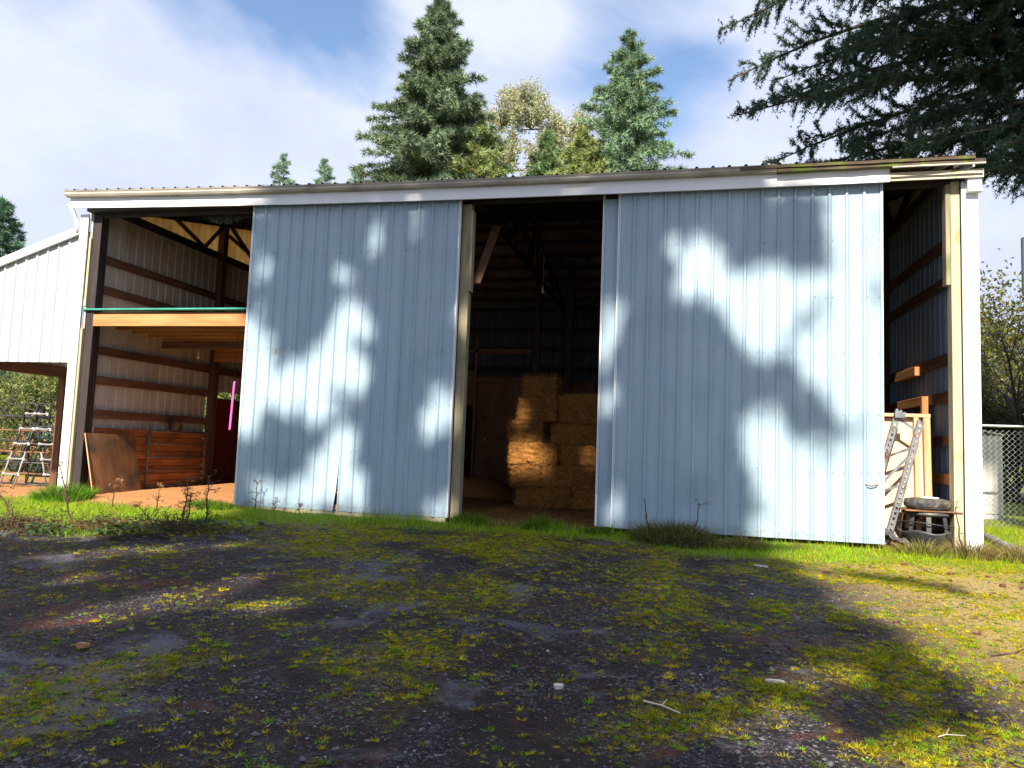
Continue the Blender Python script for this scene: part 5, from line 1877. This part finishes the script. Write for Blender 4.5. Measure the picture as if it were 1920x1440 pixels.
# grass sward along the barn
xa, ya = scatter(150000, 7.0, 16.0, 0.70, 0.9)
gm = grass_mask(xa, ya)
k = (g.random(len(xa)) < gm * (0.35 + 0.65 * sstep(0.38, 0.55, fbm(xa * 2.6, ya * 2.6, 222)))) & in_front(xa, ya)
x, y = xa[k], ya[k]
n_ = len(x)
z = ground_z(x, y)
tall = fbm(x * 1.6, y * 1.6, 140)
near_wall = sstep(-0.9, -0.2, y)
ht = 0.035 + 0.075 * g.random(n_) + 0.13 * sstep(0.5, 0.75, tall) * (0.35 + 0.65 * near_wall)
D = np.stack([g.normal(0, 0.42, n_), g.normal(0, 0.42, n_), np.ones(n_)], 1)
D /= np.linalg.norm(D, axis=1, keepdims=True)
gc = np.where((g.random(n_) < 0.10 + 0.3 * sstep(0.5, 0.7, fbm(x * 2.3, y * 2.3, 333)))[:, None], np.array([[0.26, 0.20, 0.06]]), np.array([[0.25, 0.47, 0.014]])) * g.uniform(0.5, 1.3, (n_, 1))
gc = np.where((g.random(n_) < sstep(8.5, 10.5, x) * 0.45)[:, None], np.array([[0.34, 0.34, 0.02]]) * g.uniform(0.7, 1.2, (n_, 1)), gc)
V_, F_, C_ = straw_cards(np.stack([x, y, z - 0.004], 1), D, g.normal(0, 1, (n_, 3)), ht, g.uniform(0.005, 0.010, n_), gc)
o = fast_mesh('grass', V_, F_, 'blades', None, C_)
tag(o, 'short bright green grass growing along the foot of the barn', 'grass', kind='stuff')

# gravel
x, y = scatter(26000, 2.2, 10.5, 0.68, 0.8)
gm = grass_mask(x, y)
k = (g.random(len(x)) < (1 - gm) * (0.25 + 0.75 * sstep(0.4, 0.6, fbm(x * 1.1, y * 1.1, 150)))) & in_front(x, y)
x, y = x[k], y[k]
n_ = len(x)
z = ground_z(x, y)
s_ = g.uniform(0.003, 0.0085, n_) * (1 + 1.2 * (g.random(n_) < 0.05))
oc = np.array([[1, 0, 0], [-1, 0, 0], [0, 1, 0], [0, -1, 0], [0, 0, 1], [0, 0, -1]], float)
of = np.array([[0, 2, 4], [2, 1, 4], [1, 3, 4], [3, 0, 4], [2, 0, 5], [1, 2, 5], [3, 1, 5], [0, 3, 5]])
V_ = (oc[None] * g.uniform(0.6, 1.35, (n_, 6, 1)) + g.normal(0, 0.15, (n_, 6, 3))) * s_[:, None, None] * np.array([1.2, 1.2, 0.8]) + np.stack([x, y, z + s_ * 0.25], 1)[:, None, :]
F_ = (of[None] + (np.arange(n_) * 6)[:, None, None]).reshape(-1, 3)
gcol = np.array([[0.085, 0.08, 0.088]]) * g.uniform(0.4, 1.6, (n_, 1))
gcol = np.where((g.random(n_) < 0.06)[:, None], gcol * 3.2, gcol)
o = fast_mesh('gravel', V_.reshape(-1, 3), F_, 'pebble', None, np.repeat(gcol, 8, 0))
tag(o, 'loose dark gravel chips over the yard', 'gravel', kind='stuff')

# fallen needles and shreds of bark
x, y = scatter(42000, 2.2, 10.5, 0.68, 0.85)
k = (g.random(len(x)) < 0.15 + 0.85 * sstep(0.5, 0.66, fbm(x * 1.5, y * 1.5, 170))) & in_front(x, y) & (g.random(len(x)) > grass_mask(x, y) * 0.8)
x, y = x[k], y[k]
n_ = len(x)
z = ground_z(x, y)
a = g.uniform(0, 2 * PI, n_)
D = np.stack([np.cos(a), np.sin(a), g.normal(0, 0.15, n_)], 1)
nc = np.array([[0.16, 0.065, 0.032]]) * g.uniform(0.35, 1.4, (n_, 1))
nc = np.where((g.random(n_) < 0.05)[:, None], np.array([[0.42, 0.33, 0.24]]), nc)
V_, F_, C_ = straw_cards(np.stack([x, y, z + 0.006], 1), D, np.array([[0, 0, 1.0]]) + g.normal(0, 0.3, (n_, 3)), g.uniform(0.018, 0.05, n_), g.uniform(0.003, 0.007, n_), nc)
o = fast_mesh('fallen_needles', V_, F_, 'straw', None, C_)
tag(o, 'reddish fallen needles and bark shreds on the yard', 'needles', kind='stuff')

# straw scattered on the barn floor in the middle bay
n_ = 5000
x, y = g.uniform(3.9, 6.0, n_), g.uniform(0.1, 3.0, n_)
a = g.uniform(0, 2 * PI, n_)
V_, F_, C_ = straw_cards(np.stack([x, y, ground_z(x, y) + 0.008], 1), np.stack([np.cos(a), np.sin(a), g.normal(0.05, 0.2, n_)], 1), np.array([[0, 0, 1.0]]) + g.normal(0, 0.3, (n_, 3)),
                         g.uniform(0.06, 0.2, n_), g.uniform(0.004, 0.009, n_), np.array([[0.36, 0.20, 0.07]]) * g.uniform(0.4, 1.3, (n_, 1)))
o = fast_mesh('scattered_straw', V_, F_, 'straw', None, C_)
tag(o, 'trampled straw on the floor before the hay stack', 'straw', kind='stuff')


# ------------------------------------------------------------------ single plants and small things
def tussock(loc, r_, h, n_, label, seed, green, dry, name='grass_tussock', spread=0.45):
    gg = np.random.default_rng(seed)
    a = gg.uniform(0, 2 * PI, n_)
    rr = r_ * np.sqrt(gg.random(n_))
    x, y = loc[0] + np.cos(a) * rr, loc[1] + np.sin(a) * rr * 0.7
    P = np.stack([x, y, ground_z(x, y) - 0.01], 1)
    D = np.stack([np.cos(a) * spread * rr / r_ + gg.normal(0, 0.2, n_), np.sin(a) * spread * rr / r_ + gg.normal(0, 0.2, n_), np.ones(n_)], 1)
    D /= np.linalg.norm(D, axis=1, keepdims=True)
    L = h * gg.uniform(0.45, 1.15, n_) * (1.1 - 0.5 * rr / r_)
    c = np.where((gg.random(n_) < dry)[:, None], np.array([[0.27, 0.20, 0.09]]), np.array([green])) * gg.uniform(0.55, 1.35, (n_, 1))
    # blades in two segments so that they arch
    S = np.cross(D, gg.normal(0, 1, (n_, 3)))
    S /= np.linalg.norm(S, axis=1, keepdims=True)
    w_ = gg.uniform(0.006, 0.011, n_)[:, None]
    mid = P + D * (L * 0.6)[:, None]
    D2 = D + np.stack([np.cos(a), np.sin(a), -0.5 * np.ones(n_)], 1) * gg.uniform(0.2, 0.9, n_)[:, None]
    D2 /= np.linalg.norm(D2, axis=1, keepdims=True)
    tip = mid + D2 * (L * 0.45)[:, None]
    V_ = np.stack([P - S * w_ / 2, P + S * w_ / 2, mid + S * w_ * 0.4, mid - S * w_ * 0.4, tip], 1).reshape(-1, 3)
    i = np.arange(n_)[:, None] * 5
    F_ = np.stack([i + np.array([[0, 1, 2]]), i + np.array([[0, 2, 3]]), i + np.array([[3, 2, 4]])], 1).reshape(-1, 3)
    o = fast_mesh(name, V_, F_, 'blades', None, np.repeat(c, 3, 0))
    return tag(o, label, 'grass', 'grass tussocks')


tussock((7.05, -0.62), 0.55, 0.34, 2600, 'wide dark grass tussock before the right sliding door', 1, (0.075, 0.13, 0.02), 0.35)
tussock((7.95, -0.75), 0.30, 0.22, 800, 'small straw-yellow tussock right of the dark one', 2, (0.16, 0.16, 0.03), 0.65)
tussock((4.05, -0.10), 0.28, 0.26, 700, 'bright grass tuft at the foot of the middle post', 3, (0.10, 0.21, 0.015), 0.08)
tussock((5.15, -0.12), 0.30, 0.26, 700, 'bright grass tuft before the middle opening, beside the hay', 4, (0.10, 0.20, 0.015), 0.15)
tussock((-2.65, -0.75), 0.50, 0.34, 1500, 'lush bright grass clump by the left corner post', 5, (0.10, 0.24, 0.015), 0.05)
tussock((10.75, -0.35), 0.30, 0.36, 500, 'dry yellow grass tuft at the foot of the right post', 6, (0.20, 0.19, 0.04), 0.7)
tussock((11.35, -0.30), 0.40, 0.28, 700, 'dry grass tuft between the right post and the drain pipe', 7, (0.19, 0.20, 0.04), 0.6)
tussock((10.2, -0.42), 0.34, 0.24, 700, 'thin yellowish grass before the plastic tub', 8, (0.17, 0.21, 0.03), 0.45)
tussock((6.0, -0.35), 0.25, 0.16, 500, 'low grass tuft at the left foot of the right sliding doors', 9, (0.085, 0.17, 0.015), 0.2)
tussock((-0.1, -0.55), 0.35, 0.18, 800, 'low bright grass tuft at the left foot of the left door', 10, (0.09, 0.20, 0.015), 0.08)


def weed(loc, h, label, seed, lean=(0, 0), twigs=9, heads=True, c=(0.085, 0.045, 0.028), curve=0.0):
    gg = np.random.default_rng(seed)
    z0 = zat(*loc)
    t_ = thing('dead_weed', label, 'weed', (loc[0], loc[1], z0), group='dead weed stems')
    b = MB()
    pts = []
    for i in range(9):
        q = i / 8
        pts.append((lean[0] * q * h + curve * h * q * q + gg.normal(0, 0.008), lean[1] * q * h + gg.normal(0, 0.008), h * q * (1 - 0.35 * abs(curve) * q)))
    b.tube(pts, [(0.007 + 0.010 * min(h, 0.8)) * (1 - 0.6 * i / 8) for i in range(9)], 5)
    ends = [pts[-1]]
    for k in range(twigs):
        j = int(gg.integers(2, 9))
        p = Vector(pts[j])
        d = Vector((gg.normal(0, 0.8), gg.normal(0, 0.6), gg.uniform(-0.1, 0.9))).normalized()
        L = h * gg.uniform(0.08, 0.26)
        q1 = p + d * L * 0.6
        q2 = q1 + (d + Vector((0, 0, gg.normal(0, 0.5)))).normalized() * L * 0.4
        b.tube([p, q1, q2], [0.005, 0.004, 0.002], 4)
        ends.append(tuple(q2))
    b.build('stem', 'dead_stem', t_, local=True)
    if heads:
        E = np.repeat(np.array(ends), 16, 0) + gg.normal(0, 0.016, (len(ends) * 16, 3))
        D = gg.normal(0, 1, E.shape)
        D /= np.linalg.norm(D, axis=1, keepdims=True)
        V_, F_, C_ = straw_cards(E, D, gg.normal(0, 1, E.shape), gg.uniform(0.015, 0.04, len(E)), gg.uniform(0.006, 0.012, len(E)), np.array([c]) * gg.uniform(0.5, 1.6, (len(E), 1)))
        o_ = fast_mesh('seed_heads', V_, F_, 'straw', None, C_)
        o_.parent = t_
        tag(o_, kind='stuff')
    return t_


weed((0.50, -0.20), 0.42, 'lone dry weed with brown head against the left door', 1, (0.02, 0.0), 5)
weed((0.85, -0.22), 0.22, 'small bluish dry weed against the left door', 2, (0.05, 0), 5, c=(0.10, 0.12, 0.13))
weed((1.28, -0.20), 0.16, 'tiny dry sprig at the left door, farther right', 3, (0.1, 0), 4)
weed((-0.55, -2.75), 0.85, 'tall dark dead weed in front of the corner post', 4, (-0.45, 0.1), 14)
weed((-1.05, -3.1), 0.75, 'long arching dead stem at the far left edge', 5, (-0.6, 0.1), 22, curve=-0.3)
weed((-1.2, -3.2), 0.6, 'second arching dead stem at the far left edge', 6, (-0.9, -0.1), 20, curve=-0.2)
weed((0.95, -2.9), 0.36, 'dark dead stem slanting left before the plywood sheet', 7, (-1.3, 0.2), 8)
weed((0.45, -1.9), 0.62, 'upright brown dead weed before the tube gate', 8, (0.05, 0), 16)
weed((0.85, -1.95), 0.66, 'upright brown dead weed nearest the left door', 9, (-0.03, 0), 18)
weed((0.62, -2.05), 0.45, 'short bushy dead weed between the two upright ones', 10, (0.1, 0), 16)
weed((-1.4, -1.1), 0.42, 'pale dead stem before the plywood sheet', 11, (0.1, 0), 8, c=(0.30, 0.17, 0.08))
weed((-0.7, -1.0), 0.36, 'pale feathery dead stem beside the shavings', 12, (0.15, 0), 9, c=(0.30, 0.18, 0.09))
weed((6.75, -0.72), 0.55, 'thin dry stalk rising from the dark tussock, left', 13, (-0.15, 0), 3, c=(0.20, 0.14, 0.08))
weed((7.3, -0.70), 0.52, 'thin dry stalk rising from the dark tussock, right', 14, (0.18, 0), 4, c=(0.20, 0.14, 0.08))
weed((10.66, -0.45), 0.62, 'tall dry stalk before the plastic tub', 15, (-0.15, 0), 2, c=(0.30, 0.22, 0.12))


def leafy(loc, r_, label, seed, n_=26, c=(0.05, 0.11, 0.03), size=0.075):
    gg = np.random.default_rng(seed)
    a = gg.uniform(0, 2 * PI, n_)
    rr = r_ * gg.random(n_) ** 0.6
    x, y = loc[0] + np.cos(a) * rr, loc[1] + np.sin(a) * rr * 0.7
    P = np.stack([x, y, ground_z(x, y) + gg.uniform(0.02, 0.13, n_)], 1)
    D = np.stack([np.cos(a), np.sin(a), gg.uniform(-0.1, 0.6, n_)], 1)
    D /= np.linalg.norm(D, axis=1, keepdims=True)
    S = np.cross(D, np.array([[0, 0, 1.0]]) + gg.normal(0, 0.3, (n_, 3)))
    S /= np.linalg.norm(S, axis=1, keepdims=True)
    L = (size * gg.uniform(0.6, 1.3, n_))[:, None]
    V_ = np.stack([P, P + D * L * 0.4 + S * L * 0.42, P + D * L * 0.85 + S * L * 0.22, P + D * L, P + D * L * 0.85 - S * L * 0.22, P + D * L * 0.4 - S * L * 0.42], 1).reshape(-1, 3)
    F_ = (np.array([[0, 1, 2, 3], [0, 3, 4, 5]])[None] + (np.arange(n_) * 6)[:, None, None]).reshape(-1, 4)
    o = fast_mesh('leafy_weed', V_, F_, 'leaves', None, np.repeat(np.array([c]) * gg.uniform(0.6, 1.4, (n_, 1)), 2, 0))
    return tag(o, label, 'weed', 'low leafy weeds')


leafy((0.35, -3.05), 0.30, 'dark leafy weed below the tall dead stem', 1, 60)
leafy((0.75, -2.85), 0.24, 'leafy weed below the slanting stem', 2, 40)
leafy((1.05, -2.15), 0.20, 'bluish leafy weed at the foot of the upright dead weeds', 3, 22, (0.07, 0.13, 0.06), 0.11)
leafy((-0.45, -3.25), 0.26, 'leafy weed at the far left among arching stems', 4, 40)
leafy((1.55, -2.05), 0.14, 'single small leafy weed right of the dead weeds', 5, 10, (0.08, 0.13, 0.07), 0.10)
for (lx, ly, lb, sd) in ((-1.0, -2.9, 'mat of brown fallen leaves under the arching stems', 6), (-0.1, -2.75, 'reddish leaf litter behind the dark leafy weed', 7)):
    o = leafy((lx, ly), 0.42, lb, sd, 110, (0.20, 0.095, 0.045), 0.05)
    o.name = 'leaf_litter'
    tag(o, cat='leaves', kind='stuff')
    del o['group']


def brush(loc, rx, ry, h, n_, label, seed):
    """Tangle of dead bent stems."""
    gg = np.random.default_rng(seed)
    t_ = thing('dead_brush', label, 'brush', (loc[0], loc[1], zat(*loc)), group='dead brush tangles')
    b = MB()
    for k in range(n_):
        a = gg.uniform(0, 2 * PI)
        x, y = gg.uniform(-1, 1) * rx, gg.uniform(-1, 1) * ry
        L = h * gg.uniform(0.5, 1.5)
        d = Vector((math.cos(a), math.sin(a) * 0.6, 0))
        e = gg.uniform(0.3, 1.2)
        z = zat(loc[0] + x, loc[1] + y) - zat(*loc) - 0.02
        b.tube([(x, y, z), Vector((x, y, z)) + d * L * 0.35 + Vector((0, 0, L * e * 0.5)), Vector((x, y, z)) + d * L * 0.8 + Vector((0, 0, L * e * 0.55)), Vector((x, y, z)) + d * L * 1.15 + Vector((0, 0, L * e * gg.uniform(0.1, 0.5)))],
               [0.006, 0.005, 0.004, 0.002], 4, cap=False)
    b.build('stems', 'dead_stem', t_, local=True)
    m_ = n_ * 14
    P = np.stack([gg.normal(0, 0.55, m_) * rx, gg.normal(0, 0.55, m_) * ry, np.abs(gg.normal(0, 0.4, m_)) * h], 1)
    D = gg.normal(0, 1, (m_, 3))
    D /= np.linalg.norm(D, axis=1, keepdims=True)
    cs = np.where((gg.random(m_) < 0.35)[:, None], np.array([[0.06, 0.10, 0.02]]), np.array([[0.075, 0.045, 0.028]])) * gg.uniform(0.4, 1.5, (m_, 1))
    V_, F_, C_ = straw_cards(P, D, gg.normal(0, 1, (m_, 3)), gg.uniform(0.03, 0.09, m_), gg.uniform(0.006, 0.016, m_), cs)
    o_ = fast_mesh('dry_leaves', V_, F_, 'straw', None, C_)
    o_.parent = t_
    tag(o_, kind='stuff')


brush((0.55, -2.3), 0.55, 0.25, 0.26, 90, 'dark tangle of dead stems before the shavings bank', 1)
brush((-0.1, -2.6), 0.50, 0.25, 0.22, 80, 'brown tangle of dead stems below the plywood sheet', 2)
brush((-1.1, -3.0), 0.55, 0.30, 0.30, 90, 'dead tangle at the far left edge of the grass', 3)
brush((7.2, -0.95), 0.40, 0.16, 0.16, 50, 'purplish dead tangle at the foot of the dark tussock', 4)

# sticks, stones, cones
def pebble(name, loc, s, label, material, cat, seed, rz=0.3):
    bm = bmesh.new()
    bmesh.ops.create_cube(bm, size=1.0)
    bmesh.ops.bevel(bm, geom=bm.edges[:], offset=0.14, segments=2, affect='EDGES')
    for v in bm.verts:
        v.co += Vector((mnoise.noise(v.co * 2 + Vector((seed, 0, 0))), mnoise.noise(v.co * 2 + Vector((0, seed, 0))), mnoise.noise(v.co * 2))) * 0.1
        v.co = Vector((v.co.x * s[0], v.co.y * s[1], (v.co.z + 0.42) * s[2]))
    me = bpy.data.meshes.new(name)
    bm.to_mesh(me)
    bm.free()
    me.materials.append(MATS[material])
    o = bpy.data.objects.new(name, me)
    COL.objects.link(o)
    o.location = (loc[0], loc[1], zat(*loc))
    o.rotation_euler = (0, 0, rz)
    return tag(o, label, cat)


pebble('pale_stone', (6.45, -6.55), (0.055, 0.04, 0.028), 'squarish pale stone lying on the dark gravel', 'stone_pale', 'stone', 1)
pebble('brown_stone', (3.32, -6.75), (0.075, 0.05, 0.035), 'brown rounded stone near the left edge of the gravel', 'stone_brown', 'stone', 2)
pebble('bark_chip', (8.05, -2.0), (0.16, 0.03, 0.02), 'pale bark chip in the grass before the right door', 'stone_pale', 'bark chip', 3, -0.5)
pebble('bark_chip', (7.72, -6.05), (0.11, 0.035, 0.02), 'pale bark chip on the moss, lower right', 'beige_paint', 'bark chip', 4, 0.1)


def stick(pts, r_, label):
    b = MB()
    P = [(x, y, zat(x, y) + 0.012 + dz) for x, y, dz in pts]
    b.tube(P, [r_ * (1 - 0.5 * i / len(P)) for i in range(len(P))], 5)
    d = Vector(P[1]) + Vector((0.03, 0.05, 0.02))
    b.tube([P[1], d], [r_ * 0.6, r_ * 0.3], 4)
    o = b.build('fallen_stick', 'beige_paint' if label.startswith('pale') else 'dead_stem', None)
    return tag(o, label, 'stick', 'fallen sticks')


stick([(6.95, -6.66, 0), (7.05, -6.70, .006), (7.15, -6.78, 0)], 0.006, 'pale crooked stick on the gravel right of the pale stone')
stick([(5.95, -6.25, 0), (5.88, -6.18, .01), (5.80, -6.13, 0)], 0.004, 'dark thin twig left of the pale stone')
stick([(8.45, -6.66, 0), (8.5, -6.62, .004), (8.6, -6.60, 0)], 0.004, 'pale twig on the sunny moss at lower right')
stick([(9.3, -5.0, 0), (9.5, -4.9, .006), (9.62, -4.72, 0)], 0.005, 'dark twig on the sunny ground at right')

b = MB()
n_ = 14
prof = [(0.0, -0.032), (0.010, -0.028), (0.016, -0.01), (0.014, 0.012), (0.008, 0.028), (0.0, 0.034)]
b.lathe(prof, (0, 0, 0), 9, wob=lambda r_, z, a: (r_ * (1 + 0.22 * math.sin(a * 4 + z * 260)), z))
cone0 = b.build('fir_cone', 'cone_brown', None)
gg = np.random.default_rng(77)
cnt = 0
while cnt < 46:
    x, y = gg.uniform(8.3, 11.6), gg.uniform(-6.2, -1.1)
    if x < 8.6 - 0.05 * y:
        continue
    o = cone0 if cnt == 0 else cone0.copy()
    if cnt:
        COL.objects.link(o)
    s = gg.uniform(0.8, 1.35)
    o.location = (x, y, zat(x, y) + 0.012 * s)
    o.rotation_euler = (PI / 2 + gg.normal(0, 0.15), 0, gg.uniform(0, 2 * PI))
    o.scale = (s, s, s)
    tag(o, 'brown fir cone lying on the sunny mossy ground at right', 'fir cone', 'fallen fir cones')
    cnt += 1
